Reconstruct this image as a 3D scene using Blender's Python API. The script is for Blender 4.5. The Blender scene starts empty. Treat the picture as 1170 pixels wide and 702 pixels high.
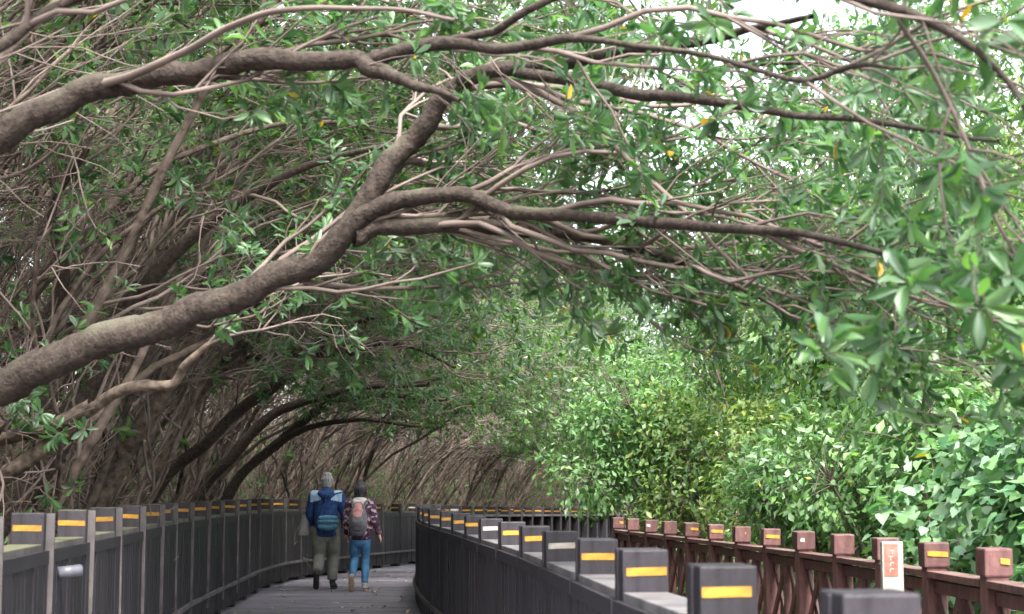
import bpy, bmesh, math, random
import numpy as np
from mathutils import Vector, Matrix

R = math.radians
scene = bpy.context.scene
COL = scene.collection
rng = np.random.default_rng(7)
random.seed(7)

# ------------------------------------------------------------------ camera
F_PX, CX, CY, HOR = 1900.0, 585.0, 351.0, 560.0
CAM = np.array([0.0, 0.0, 1.48])
TILT = math.atan((HOR - CY) / F_PX)
cam_d = bpy.data.cameras.new('camera')
cam = bpy.data.objects.new('camera', cam_d)
COL.objects.link(cam)
cam.location = CAM
cam.rotation_euler = (R(90) + TILT, 0, 0)
cam_d.sensor_width = 36.0
cam_d.lens = 36.0 * F_PX / 1170.0
cam_d.clip_start = 0.05
cam_d.clip_end = 6000
cam_d.dof.use_dof = True
cam_d.dof.focus_distance = 22.0
cam_d.dof.aperture_fstop = 5.0
scene.camera = cam
_fw = np.array([0, math.cos(TILT), math.sin(TILT)])
_up = np.array([0, -math.sin(TILT), math.cos(TILT)])
_rt = np.array([1.0, 0, 0])


def pix(x, y, Y):
    d = _fw + _rt * (x - CX) / F_PX - _up * (y - CY) / F_PX
    return CAM + d * (Y / d[1])


# ------------------------------------------------------------------ object helpers
def link(name, me, mat=None, parent=None):
    o = bpy.data.objects.new(name, me)
    COL.objects.link(o)
    if mat is not None and me is not None and len(me.materials) == 0:
        for m in (mat if isinstance(mat, (list, tuple)) else [mat]):
            me.materials.append(m)
    if parent is not None:
        o.parent = parent
    return o


def tag(o, label=None, cat=None, group=None, kind=None):
    if label: o['label'] = label
    if cat: o['category'] = cat
    if group: o['group'] = group
    if kind: o['kind'] = kind
    return o


def thing(name, label, cat, loc=(0, 0, 0), rz=0.0, group=None, scale=1.0):
    o = bpy.data.objects.new(name, None)
    o.empty_display_size = 0.2
    COL.objects.link(o)
    o.location = [float(v) for v in loc]
    o.rotation_euler = (0, 0, rz)
    o.scale = (scale,) * 3
    return tag(o, label, cat, group)


def mesh_np(name, V, F, smooth=True, mat_idx=None):
    """V (n,3); F list of (k,4) / (k,3) integer arrays."""
    me = bpy.data.meshes.new(name)
    V = np.asarray(V, dtype=np.float32)
    me.vertices.add(len(V))
    me.vertices.foreach_set('co', V.ravel())
    F = [np.asarray(f, dtype=np.int32) for f in F if len(f)]
    tot = sum(f.size for f in F)
    nf = sum(len(f) for f in F)
    me.loops.add(tot)
    me.loops.foreach_set('vertex_index', np.concatenate([f.ravel() for f in F]))
    me.polygons.add(nf)
    ls, st = [], 0
    for f in F:
        k = f.shape[1]
        ls.append(st + np.arange(len(f), dtype=np.int32) * k)
        st += f.size
    me.polygons.foreach_set('loop_start', np.concatenate(ls))
    me.polygons.foreach_set('use_smooth', np.full(nf, smooth))
    if mat_idx is not None:
        me.polygons.foreach_set('material_index', np.asarray(mat_idx, dtype=np.int32))
    me.update(calc_edges=True)
    return me


class Boxes:
    def __init__(self): self.V, self.F, self.n = [], [], 0

    def box(self, c, ax, ay, az):
        c, ax, ay, az = [np.asarray(v, float) for v in (c, ax, ay, az)]
        s = [(-1, -1, -1), (1, -1, -1), (1, 1, -1), (-1, 1, -1), (-1, -1, 1), (1, -1, 1), (1, 1, 1), (-1, 1, 1)]
        self.V.append(np.array([c + a * ax + b * ay + d * az for a, b, d in s]))
        f = np.array([(0, 3, 2, 1), (4, 5, 6, 7), (0, 1, 5, 4), (1, 2, 6, 5), (2, 3, 7, 6), (3, 0, 4, 7)])
        self.F.append(f + self.n)
        self.n += 8

    def beam(self, p0, p1, w, h, upv=(0, 0, 1)):
        p0, p1 = np.asarray(p0, float), np.asarray(p1, float)
        t = p1 - p0
        L = np.linalg.norm(t); t /= L
        s = np.cross(t, upv); s /= np.linalg.norm(s)
        u = np.cross(s, t)
        self.box((p0 + p1) / 2, t * L / 2, s * w / 2, u * h / 2)

    def mesh(self, name, bevel=0.0):
        me = mesh_np(name, np.concatenate(self.V), [np.concatenate(self.F)], smooth=False)
        if bevel:
            bm = bmesh.new(); bm.from_mesh(me)
            bmesh.ops.bevel(bm, geom=bm.edges[:], offset=bevel, segments=2, profile=0.6, affect='EDGES')
            bm.to_mesh(me); bm.free()
        return me


# ------------------------------------------------------------------ materials
def new_mat(name):
    m = bpy.data.materials.new(name)
    m.use_nodes = True
    nt = m.node_tree
    nt.nodes.clear()
    out = nt.nodes.new('ShaderNodeOutputMaterial')
    return m, nt, out


def N(nt, typ, **kw):
    n = nt.nodes.new(typ)
    for k, v in kw.items():
        if k in n.inputs.keys() if isinstance(k, str) else False:
            n.inputs[k].default_value = v
        else:
            setattr(n, k, v)
    return n


def ramp(nt, stops, interp='LINEAR'):
    n = nt.nodes.new('ShaderNodeValToRGB')
    n.color_ramp.interpolation = interp
    while len(n.color_ramp.elements) < len(stops):
        n.color_ramp.elements.new(0.5)
    for e, (p, c) in zip(n.color_ramp.elements, stops):
        e.position = p
        e.color = (c[0], c[1], c[2], 1)
    return n


def surf_mat(name, c_dark, c_light, rough=0.7, scale=6.0, stretch=(1, 1, 1), bump=0.3, bump_scale=30.0, coords='Object',
             moss=None, moss_amt=0.5, spec=0.4, rnd=0.0, isl=0.0):
    m, nt, out = new_mat(name)
    L = nt.links.new
    tc = N(nt, 'ShaderNodeTexCoord')
    mp = N(nt, 'ShaderNodeMapping')
    mp.inputs['Scale'].default_value = stretch
    L(tc.outputs[coords], mp.inputs['Vector'])
    nz = N(nt, 'ShaderNodeTexNoise'); nz.inputs['Scale'].default_value = scale; nz.inputs['Detail'].default_value = 6
    L(mp.outputs[0], nz.inputs['Vector'])
    rp = ramp(nt, [(0.3, c_dark), (0.7, c_light)])
    L(nz.outputs['Fac'], rp.inputs[0])
    col = rp.outputs[0]
    if rnd:
        oi = N(nt, 'ShaderNodeObjectInfo')
        mr = N(nt, 'ShaderNodeMapRange'); mr.inputs[3].default_value = 1 - rnd; mr.inputs[4].default_value = 1 + rnd
        L(oi.outputs['Random'], mr.inputs[0])
        hs = N(nt, 'ShaderNodeHueSaturation')
        L(mr.outputs[0], hs.inputs['Value']); L(col, hs.inputs['Color'])
        col = hs.outputs[0]
    if isl:
        ge = N(nt, 'ShaderNodeNewGeometry')
        mr = N(nt, 'ShaderNodeMapRange'); mr.inputs[3].default_value = 1 - isl; mr.inputs[4].default_value = 1 + isl
        L(ge.outputs['Random Per Island'], mr.inputs[0])
        hs = N(nt, 'ShaderNodeHueSaturation')
        L(mr.outputs[0], hs.inputs['Value']); L(col, hs.inputs['Color'])
        col = hs.outputs[0]
    if moss is not None:
        geo = N(nt, 'ShaderNodeNewGeometry')
        sx = N(nt, 'ShaderNodeSeparateXYZ'); L(geo.outputs['Normal'], sx.inputs[0])
        n2 = N(nt, 'ShaderNodeTexNoise'); n2.inputs['Scale'].default_value = 3.0; n2.inputs['Detail'].default_value = 5
        L(geo.outputs['Position'], n2.inputs['Vector'])
        mu = N(nt, 'ShaderNodeMath', operation='MULTIPLY'); L(sx.outputs[2], mu.inputs[0])
        r2 = ramp(nt, [(0.62 - moss_amt * 0.5, (0, 0, 0)), (0.75 - moss_amt * 0.4, (1, 1, 1))]); L(n2.outputs['Fac'], r2.inputs[0])
        L(r2.outputs[0], mu.inputs[1]); mu.use_clamp = True
        mx = N(nt, 'ShaderNodeMix', data_type='RGBA')
        L(mu.outputs[0], mx.inputs[0]); L(col, mx.inputs[6]); mx.inputs[7].default_value = (*moss, 1)
        col = mx.outputs[2]
    b = N(nt, 'ShaderNodeBsdfPrincipled')
    b.inputs['Roughness'].default_value = rough
    b.inputs['Specular IOR Level'].default_value = spec
    L(col, b.inputs['Base Color'])
    if bump:
        n3 = N(nt, 'ShaderNodeTexNoise'); n3.inputs['Scale'].default_value = bump_scale; n3.inputs['Detail'].default_value = 4
        L(mp.outputs[0], n3.inputs['Vector'])
        bp = N(nt, 'ShaderNodeBump'); bp.inputs['Strength'].default_value = bump; bp.inputs['Distance'].default_value = 0.01
        L(n3.outputs['Fac'], bp.inputs['Height']); L(bp.outputs[0], b.inputs['Normal'])
    L(b.outputs[0], out.inputs[0])
    return m


def leaf_mat(name, cols, transl=0.4, rough=0.36, spec=0.5, yellow=None):
    m, nt, out = new_mat(name)
    L = nt.links.new
    geo = N(nt, 'ShaderNodeNewGeometry')
    st = [(i / (len(cols) - 1) * (0.9985 if yellow else 1.0), c) for i, c in enumerate(cols)]
    if yellow: st = st + [(0.9996, yellow)]
    rp = ramp(nt, st)
    L(geo.outputs['Random Per Island'], rp.inputs[0])
    b = N(nt, 'ShaderNodeBsdfPrincipled')
    b.inputs['Roughness'].default_value = rough
    b.inputs['Specular IOR Level'].default_value = spec
    L(rp.outputs[0], b.inputs['Base Color'])
    tr = N(nt, 'ShaderNodeBsdfTranslucent')
    hs = N(nt, 'ShaderNodeHueSaturation'); hs.inputs['Hue'].default_value = 0.485; hs.inputs['Saturation'].default_value = 1.22; hs.inputs['Value'].default_value = 1.9
    L(rp.outputs[0], hs.inputs['Color']); L(hs.outputs[0], tr.inputs['Color'])
    mx = N(nt, 'ShaderNodeMixShader'); mx.inputs[0].default_value = transl
    L(b.outputs[0], mx.inputs[1]); L(tr.outputs[0], mx.inputs[2])
    L(mx.outputs[0], out.inputs[0])
    return m


M = {}
M['bark'] = surf_mat('bark', (0.022, 0.017, 0.014), (0.066, 0.051, 0.042), rough=0.9, scale=30, bump=1.0, bump_scale=55, stretch=(1, 1, 1), spec=0.2, rnd=0.18, moss=(0.095, 0.09, 0.065), moss_amt=0.25)
M['bark_far'] = surf_mat('bark_thicket', (0.035, 0.027, 0.022), (0.19, 0.146, 0.12), rough=0.9, scale=11, bump=1.0, bump_scale=40, spec=0.2, rnd=0.3, moss=(0.11, 0.11, 0.07), moss_amt=0.3)
M['bark_grey'] = surf_mat('bark_grey', (0.03, 0.023, 0.018), (0.16, 0.124, 0.097), rough=0.9, scale=16, bump=0.9, bump_scale=30, spec=0.2, rnd=0.18)
M['twig'] = surf_mat('twig', (0.065, 0.048, 0.04), (0.21, 0.165, 0.145), rough=0.85, scale=2.5, bump=0, spec=0.25, rnd=0.15)
M['twig_dark'] = surf_mat('thicket_twig', (0.065, 0.046, 0.038), (0.24, 0.18, 0.152), rough=0.9, scale=2.5, bump=0, spec=0.15, rnd=0.2)
M['leaf'] = leaf_mat('leaf', [(0.028, 0.075, 0.030), (0.055, 0.13, 0.045), (0.085, 0.18, 0.05), (0.10, 0.155, 0.10), (0.045, 0.11, 0.04)], transl=0.42, yellow=(0.55, 0.33, 0.03))
M['leaf_far'] = leaf_mat('leaf_far', [(0.026, 0.07, 0.028), (0.055, 0.125, 0.042), (0.08, 0.165, 0.05), (0.13, 0.225, 0.06), (0.10, 0.15, 0.095), (0.04, 0.095, 0.035)], transl=0.42, yellow=(0.4, 0.3, 0.05))
M['leaf_bush'] = leaf_mat('leaf_bush', [(0.045, 0.12, 0.04), (0.10, 0.215, 0.07), (0.175, 0.31, 0.10), (0.20, 0.30, 0.17), (0.07, 0.17, 0.055)], transl=0.35, rough=0.42, yellow=(0.5, 0.38, 0.06))
M['leaf_lime'] = leaf_mat('leaf_lime', [(0.045, 0.12, 0.035), (0.11, 0.20, 0.055), (0.19, 0.28, 0.085), (0.27, 0.32, 0.12), (0.08, 0.165, 0.05)], transl=0.38, rough=0.36, yellow=(0.5, 0.4, 0.1))
M['leaf_vine'] = leaf_mat('leaf_vine', [(0.04, 0.115, 0.045), (0.09, 0.205, 0.08), (0.155, 0.29, 0.11), (0.20, 0.30, 0.20), (0.065, 0.165, 0.07)], transl=0.32, rough=0.36)
M['rail'] = surf_mat('rail_paint', (0.0068, 0.0054, 0.0074), (0.0215, 0.0175, 0.0235), rough=0.6, scale=5, stretch=(6, 6, 0.7), bump=0.25, bump_scale=40, rnd=0.1, isl=0.45)
M['batten'] = surf_mat('rail_batten', (0.035, 0.03, 0.031), (0.11, 0.096, 0.095), rough=0.65, scale=5, bump=0.2, rnd=0.15)
M['rail_post'] = surf_mat('rail_post_paint', (0.010, 0.008, 0.010), (0.03, 0.025, 0.03), rough=0.55, scale=4, stretch=(5, 5, 0.8), bump=0.3, bump_scale=36, rnd=0.25, moss=(0.06, 0.065, 0.03), moss_amt=0.3)
M['post_plain'] = surf_mat('plain_post_paint', (0.008, 0.0066, 0.009), (0.025, 0.021, 0.027), rough=0.55, scale=4, stretch=(5, 5, 0.8), bump=0.3, bump_scale=36, rnd=0.25)
M['cap_mossy'] = surf_mat('mossy_handrail', (0.05, 0.044, 0.042), (0.12, 0.108, 0.10), rough=0.8, scale=5, bump=0.35, bump_scale=30, moss=(0.088, 0.09, 0.048), moss_amt=0.7)
M['cap_grey'] = surf_mat('grey_handrail', (0.06, 0.055, 0.057), (0.15, 0.138, 0.14), rough=0.7, scale=5, bump=0.3, bump_scale=30)
M['edge_grey'] = surf_mat('rail_edge', (0.045, 0.039, 0.041), (0.125, 0.11, 0.11), rough=0.7, scale=5, bump=0.2)
M['yellow'] = surf_mat('yellow_strip', (0.20, 0.095, 0.012), (0.56, 0.285, 0.03), rough=0.5, scale=11, bump=0.15, moss=None, rnd=0.22)
M['white_strip'] = surf_mat('white_strip', (0.24, 0.20, 0.15), (0.55, 0.52, 0.45), rough=0.5, scale=11, bump=0.15, rnd=0.15)
M['red'] = surf_mat('red_brown_paint', (0.048, 0.020, 0.020), (0.135, 0.062, 0.057), rough=0.65, scale=5, stretch=(3, 3, 1), bump=0.35, bump_scale=30, rnd=0.2, moss=(0.12, 0.09, 0.075), moss_amt=0.4)
M['deck'] = surf_mat('deck_planks', (0.08, 0.073, 0.088), (0.19, 0.176, 0.205), rough=0.62, scale=2.2, stretch=(0.8, 5, 1), bump=0.3, bump_scale=22, coords='Object', isl=0.2)
M['soil'] = surf_mat('leaf_litter', (0.035, 0.024, 0.018), (0.12, 0.08, 0.06), rough=0.95, scale=1.6, bump=1.0, bump_scale=14, coords='Object', spec=0.1)
M['grass'] = leaf_mat('grass_blade', [(0.06, 0.12, 0.03), (0.12, 0.2, 0.05), (0.2, 0.22, 0.08)], transl=0.3, rough=0.6)


# ------------------------------------------------------------------ plan of the walkway
def polyfun(pts):
    a = np.array(pts, float)
    return a


def catmull(P, n_per=8):
    P = np.asarray(P, float)
    E = np.vstack([2 * P[0] - P[1], P, 2 * P[-1] - P[-2]])
    out = []
    t = np.linspace(0, 1, n_per, endpoint=False)[:, None]
    for i in range(1, len(E) - 2):
        p0, p1, p2, p3 = E[i - 1], E[i], E[i + 1], E[i + 2]
        out.append(0.5 * ((2 * p1) + (-p0 + p2) * t + (2 * p0 - 5 * p1 + 4 * p2 - p3) * t ** 2 + (-p0 + 3 * p1 - 3 * p2 + p3) * t ** 3))
    out.append(P[-1:])
    return np.vstack(out)


LEFT = catmull([(-1.55, 2.0), (-2.05, 5.5), (-2.43, 8.4), (-2.70, 11.15), (-3.0, 14.0), (-3.29, 16.8), (-3.45, 19.5), (-3.56, 21.9), (-3.68, 24.4), (-3.69, 26.6),
                (-3.58, 28.8), (-3.30, 32.0), (-2.91, 34.6), (-2.43, 37.0), (-2.10, 38.6), (-0.95, 46.0), (0.40, 51.5), (1.95, 56.5), (3.75, 62.0), (6.2, 68.0), (9.5, 74.0)])
RIGHT = catmull([(1.2, -1.5), (0.98, 1.5), (0.72, 3.9), (0.46, 6.2), (0.23, 8.9), (0.012, 11.3), (-0.21, 13.2), (-0.56, 16.2), (-0.95, 19.2), (-1.21, 21.9), (-1.35, 24.0), (-1.38, 26.0),
                 (-1.28, 28.6), (-1.0, 31.2), (-0.55, 34.2), (0.0, 37.0), (1.45, 44.6), (2.75, 50.0), (4.3, 55.0), (6.2, 60.5)])
RED = catmull([(3.05, 3.0), (3.0, 7.0), (2.92, 10.4), (2.86, 13.3), (2.62, 17.0), (2.36, 20.0), (1.78, 25.4), (1.66, 26.6)])


def arclen(P): return np.concatenate([[0], np.cumsum(np.linalg.norm(np.diff(P, axis=0), axis=1))])


def resample(P, step, start=0.0):
    s = arclen(P)
    q = np.arange(start, s[-1], step)
    return np.stack([np.interp(q, s, P[:, k]) for k in range(P.shape[1])], 1)


def at_y(P, y): return np.interp(y, P[:, 1], P[:, 0])


def deck_z(y): return np.interp(y, [0, 26, 28, 32.3, 38.3, 46, 62, 90], [0, 0, -0.02, -0.12, -0.19, -0.32, -0.52, -0.7])


_LX = np.vstack([LEFT, [(30, 100), (120, 180)]])
_LX = np.vstack([[(-1.0, -30.0)], _LX])


def sdist(P, X, Y):
    """signed distance to polyline, positive on its left side."""
    best = np.full(X.shape, 1e9); sg = np.ones(X.shape)
    for i in range(len(P) - 1):
        a, b = P[i], P[i + 1]
        d = b - a
        t = np.clip(((X - a[0]) * d[0] + (Y - a[1]) * d[1]) / (d @ d), 0, 1)
        dx, dy = X - a[0] - t * d[0], Y - a[1] - t * d[1]
        q = dx * dx + dy * dy
        c = d[0] * dy - d[1] * dx
        m = q < best
        best = np.where(m, q, best); sg = np.where(m, np.sign(c), sg)
    return np.sqrt(best) * sg


def sstep(a, b, x):
    t = np.clip((x - a) / (b - a), 0, 1)
    return t * t * (3 - 2 * t)


_RX = np.vstack([[(3.1, -30)], RED, [(1.9, 31), (4.6, 45), (9, 54), (40, 80)]])


def ground_z(X, Y):
    X, Y = np.asarray(X, float), np.asarray(Y, float)
    dl = sdist(_LX[::2] if len(_LX) > 60 else _LX, X, Y)
    dr = -sdist(_RX, X, Y)
    z = -0.45 + np.where(dl > 0, 0.55 * sstep(0.2, 1.5, dl) + 2.0 * sstep(1.2, 8, dl) + 3.5 * sstep(8, 40, dl), 0)
    z = z + np.where((dr > 0) & (dl < 0), 0.9 * sstep(0.2, 4, dr) + 1.2 * sstep(4, 20, dr), 0)
    z = z + deck_z(np.clip(Y, 0, 60))
    z = z + 0.10 * np.sin(X * 1.7 + 0.6 * Y) * np.cos(Y * 1.3 - 0.4 * X)
    return z


def ground_at(x, y): return float(ground_z(np.array([x]), np.array([y]))[0])


# ------------------------------------------------------------------ setting: ground and path
gx = np.concatenate([-np.geomspace(1500, 26, 14), np.arange(-24, 24.1, 0.5), np.geomspace(26, 1500, 14)])
gy = np.concatenate([-np.geomspace(1500, 9, 12), np.arange(-8, 84.1, 0.5), np.geomspace(88, 1500, 14)])
GX, GY = np.meshgrid(gx, gy, indexing='xy')
GZ = ground_z(GX, GY)
nx, ny = len(gx), len(gy)
ii = (np.arange(ny - 1)[:, None] * nx + np.arange(nx - 1)[None, :]).ravel()
g = link('ground', mesh_np('ground', np.stack([GX.ravel(), GY.ravel(), GZ.ravel()], 1), [np.stack([ii, ii + 1, ii + nx + 1, ii + nx], 1)]), M['soil'])
tag(g, kind='structure')

# deck: cross planks laid along the centre line
CENT = []
Lr, Rr = resample(LEFT, 0.5), resample(RIGHT, 0.5)
for p in Lr:
    k = np.argmin(((Rr - p) ** 2).sum(1))
    CENT.append((p + Rr[k]) / 2)
CENT = np.array(CENT)
ker = np.ones(9) / 9
pad = np.vstack([np.repeat(CENT[:1], 4, 0), CENT, np.repeat(CENT[-1:], 4, 0)])
CENT = np.stack([np.convolve(pad[:, k], ker, 'valid') for k in range(2)], 1)
CENT = np.vstack([[(-0.1, -2.0)], CENT[4:]])
pl = resample(CENT, 0.146)
B = Boxes()
r2 = random.Random(3)
for i in range(1, len(pl) - 1):
    t = pl[i + 1] - pl[i - 1]; t /= np.linalg.norm(t)
    nrm = np.array([t[1], -t[0]])
    w = 1.52
    z = float(deck_z(pl[i][1])) - 0.02 + r2.uniform(-0.002, 0.002)
    B.box((*pl[i], z), (*(nrm * w), 0), (*(t * 0.0685), 0), (0, 0, 0.02))
dk = link('path', B.mesh('path'), M['deck'])
tag(dk, kind='structure')


# ------------------------------------------------------------------ railings
def post_mesh(name, w, h, below=0.35, bev=0.008):
    b = Boxes()
    b.box((0, 0, (h - below) / 2), (w / 2, 0, 0), (0, w / 2, 0), (0, 0, (h + below) / 2))
    return b.mesh(name, bev)


def dark_railing(root, C2, top_fn, side, capmat, strips, w=0.172, head=0.165):
    """C2: inner edge polyline; side=+1 when the path is on the +normal (right) side of travel."""
    P = resample(C2, 1.40, 0.0)
    pm = post_mesh('railing_post', w, 1.2)
    bb_ = Boxes(); bb_.box((0, 0, 0.61), (0.012, 0, 0), (0, 0.028, 0), (0, 0, 0.585)); bat = bb_.mesh('batten', 0.003)
    pts = []
    for i, p in enumerate(P):
        t = P[min(i + 1, len(P) - 1)] - P[max(i - 1, 0)]
        t /= np.linalg.norm(t)
        n = np.array([t[1], -t[0]]) * side          # towards the path
        c = p - n * w / 2
        zt = float(top_fn(p[1]))
        pts.append((c, t, n, zt))
        po = link('post', pm, M['rail_post'] if side > 0 else M['post_plain'], root)
        po.location = (c[0], c[1], zt - 1.2)
        po.rotation_euler = (R(r2.uniform(-.5, .5)), R(r2.uniform(-.5, .5)), math.atan2(t[1], t[0]) + R(r2.uniform(-1.5, 1.5)))
        bt = link('batten', bat, M['batten'] if side > 0 else M['post_plain'], po); bt.location = (0, -side * (w / 2 + 0.016), 0) if side > 0 else (0, w / 2 - 0.02, 0)
        # reflective strip on the faces that look along the railing (local x)
        kind = strips(i)
        if kind:
            wid = r2.uniform(0.80, 0.97) if kind != 'short' else 0.6
            off = r2.uniform(-0.01, 0.01)
            b = Boxes()
            for s in (-1,):
                b.box((s * (w / 2 + 0.0015), off, 1.2 - 0.082 + r2.uniform(-.004, .004)), (0.0015, 0, 0), (0, w / 2 * wid, r2.uniform(-.003, .003)), (0, 0, 0.0155))
            link('reflector_strip', b.mesh('reflector_strip'), M['white_strip'] if kind == 'white' else M['yellow'], po)
    for i in range(len(pts) - 1):
        (c0, t0, n0, z0), (c1, t1, n1, z1) = pts[i], pts[i + 1]
        d = c1 - c0; L = np.linalg.norm(d); d /= L
        n = np.array([d[1], -d[0]]) * side
        a, e = c0 + d * w * 0.5, c1 - d * w * 0.5
        za, ze = z0 - head, z1 - head
        b = Boxes()
        b.beam((*a, za - 0.0225), (*e, ze - 0.0225), w * 0.98, 0.045)
        link('handrail', b.mesh('handrail', 0.005), capmat, root)
        b = Boxes()
        off = n * (w / 2 + 0.014)
        a2, e2 = c0 + d * 0.02, c1 - d * 0.02
        b.beam((*(a2 + off), za - 0.07), (*(e2 + off), ze - 0.07), 0.03, 0.07)
        nb = 12
        for k in range(nb):
            f = (k + 0.5) / nb
            q = a2 + (e2 - a2) * f + off
            zz = za + (ze - za) * f
            lo = zz - 1.12 + r2.uniform(-.01, .01)
            hi = zz - 0.105
            b.box((*q, (lo + hi) / 2), (*(d * (np.linalg.norm(e2 - a2) / nb / 2 - 0.009)), 0), (*(n * (0.011 + r2.uniform(-.004, .004))), 0), (0, 0, (hi - lo) / 2))
        link('slat_panel', b.mesh('slat_panel'), M['rail'], root)
        b = Boxes()
        off2 = n * (w / 2 + 0.045)
        b.beam((*(a2 + off2), za - 0.87), (*(e2 + off2), ze - 0.87), 0.035, 0.045)
        link('bottom_rail', b.mesh('bottom_rail', 0.004), M['edge_grey'], root)
    return pts


def top_left(y): return np.interp(y, [0, 12, 26, 28, 32.3, 38.3, 46, 62, 75], [1.36, 1.36, 1.35, 1.33, 1.225, 1.16, 1.03, 0.83, 0.73])
def top_right(y): return np.interp(y, [0, 14, 20, 26, 34, 46, 62], [1.25, 1.25, 1.26, 1.26, 1.15, 0.98, 0.8])


lr = thing('boardwalk_railing', 'long dark slatted railing with mossy handrail curving along the left of the walkway', 'railing', (0, 0, 0))
LP = dark_railing(lr, LEFT, top_left, 1, M['cap_mossy'], lambda i: 'white' if (i > 24 and i % 5 != 0) else 'yellow')
rr_ = thing('boardwalk_railing', 'dark slatted railing with broad grey handrail running from the near right corner', 'railing', (0, 0, 0))
RIGHT_V = RIGHT[RIGHT[:, 1] > 2.4]
RP = dark_railing(rr_, RIGHT_V, top_right, -1, M['cap_grey'], lambda i: 'white' if i in (5, 8, 17, 20) else 'yellow', w=0.182)

# red-brown railing
red = thing('wooden_railing', 'old red-brown timber railing with crossed braces in front of the bushes', 'railing', (0, 0, 0))
P = resample(RED, 1.36, 0.4)
hm = Boxes(); hm.box((0, 0, -0.085), (0.088, 0, 0), (0, 0.088, 0), (0, 0, 0.085)); hm = hm.mesh('post_head', 0.012)
sm = Boxes(); sm.box((0, 0, -0.75), (0.07, 0, 0), (0, 0.07, 0), (0, 0, 0.60)); sm = sm.mesh('post_shaft', 0.006)
rp_ = []
for i, p in enumerate(P):
    t = P[min(i + 1, len(P) - 1)] - P[max(i - 1, 0)]; t /= np.linalg.norm(t)
    zt = float(np.interp(p[1], [0, 10.4, 18, 26], [1.14, 1.13, 1.085, 1.05]))
    rp_.append((p, t, zt))
    po = link('post', sm, M['red'], red)
    po.location = (p[0], p[1], zt); po.rotation_euler = (0, 0, math.atan2(t[1], t[0]))
    hd = link('post_head', hm, M['red'], po)
    hd.rotation_euler = (R(r2.uniform(-1, 1)), R(r2.uniform(-1, 1)), R(r2.uniform(-4, 4)))
    hd.location = (r2.uniform(-.005, .005), r2.uniform(-.005, .005), 0)
    k = (i * 7) % 6
    if k != 2:
        b = Boxes()
        x0, x1 = {0: (-.8, .85), 1: (-.3, .8), 3: (-.8, -.2), 4: (-.85, .8), 5: (.15, .8)}[k]
        b.box((-0.0895, -(x0 + x1) / 2 * 0.085, -0.078), (0.0015, 0, 0), (0, (x1 - x0) / 2 * 0.085, 0.003), (0, 0, 0.017))
        link('reflector_strip', b.mesh('reflector_strip'), M['yellow'] if k != 3 else M['white_strip'], po)
for i in range(len(rp_) - 1):
    (p0, t0, z0), (p1, t1, z1) = rp_[i], rp_[i + 1]
    d = p1 - p0; L = np.linalg.norm(d); d /= L
    n = np.array([-d[1], d[0]])
    a, e = p0 + d * 0.072, p1 - d * 0.072
    b = Boxes()
    b.beam((*a, z0 - 0.215), (*e, z1 - 0.215), 0.16, 0.045)
    b.beam((*a, z0 - 0.30), (*e, z1 - 0.30), 0.05, 0.085)
    link('handrail', b.mesh('handrail', 0.004), M['red'], red)
    b = Boxes()
    b.beam((*a, z0 - 1.02), (*e, z1 - 1.02), 0.06, 0.08)
    link('bottom_rail', b.mesh('bottom_rail', 0.004), M['red'], red)
    mid = (p0 + p1) / 2; zm = (z0 + z1) / 2
    b = Boxes()
    b.box((*mid, zm - 0.66), (*(d * 0.035), 0), (*(n * 0.03), 0), (0, 0, 0.315))
    link('middle_post', b.mesh('middle_post', 0.003), M['red'], red)
    for (u, v, zu, zv) in ((a, mid - d * 0.036, z0, zm), (mid + d * 0.036, e, zm, z1)):
        b = Boxes()
        b.beam((*(u + n * 0.016), zu - 0.36), (*(v + n * 0.016), zv - 0.96), 0.024, 0.075)
        b.beam((*(u - n * 0.016), zu - 0.96), (*(v - n * 0.016), zv - 0.36), 0.024, 0.075)
        link('cross_brace', b.mesh('cross_brace', 0.003), M['red'], red)

# ------------------------------------------------------------------ leaves
LEAF_FINE = (np.array([(0, 0, 0), (.34, .30, .05), (.34, 0, .0), (.34, -.30, .05), (.68, .42, .03), (.68, 0, -.04), (.68, -.42, .03), (.90, .22, -.06), (.90, 0, -.10), (.90, -.22, -.06), (1.0, 0, -.14)]),
             np.array([(1, 2, 5, 4), (2, 3, 6, 5), (4, 5, 8, 7), (5, 6, 9, 8)]), np.array([(0, 2, 1), (0, 3, 2), (7, 8, 10), (8, 9, 10)]))
LEAF_LITE = (np.array([(0, 0, 0), (.62, .42, .04), (.55, 0, -.04), (.62, -.42, .04), (1.0, 0, -.12)]),
             np.zeros((0, 4), int), np.array([(0, 2, 1), (0, 3, 2), (1, 2, 4), (2, 3, 4)]))
LEAF_HEART = (np.array([(0, 0, 0), (-.10, .30, .03), (.12, .52, .06), (.45, .44, .03), (1.0, 0, -.12), (.45, -.44, .03), (.12, -.52, .06), (-.10, -.30, .03), (.4, 0, -.02)]),
              np.array([(0, 8, 2, 1), (8, 4, 3, 2), (0, 7, 6, 8), (8, 6, 5, 4)]), np.zeros((0, 3), int))


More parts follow.
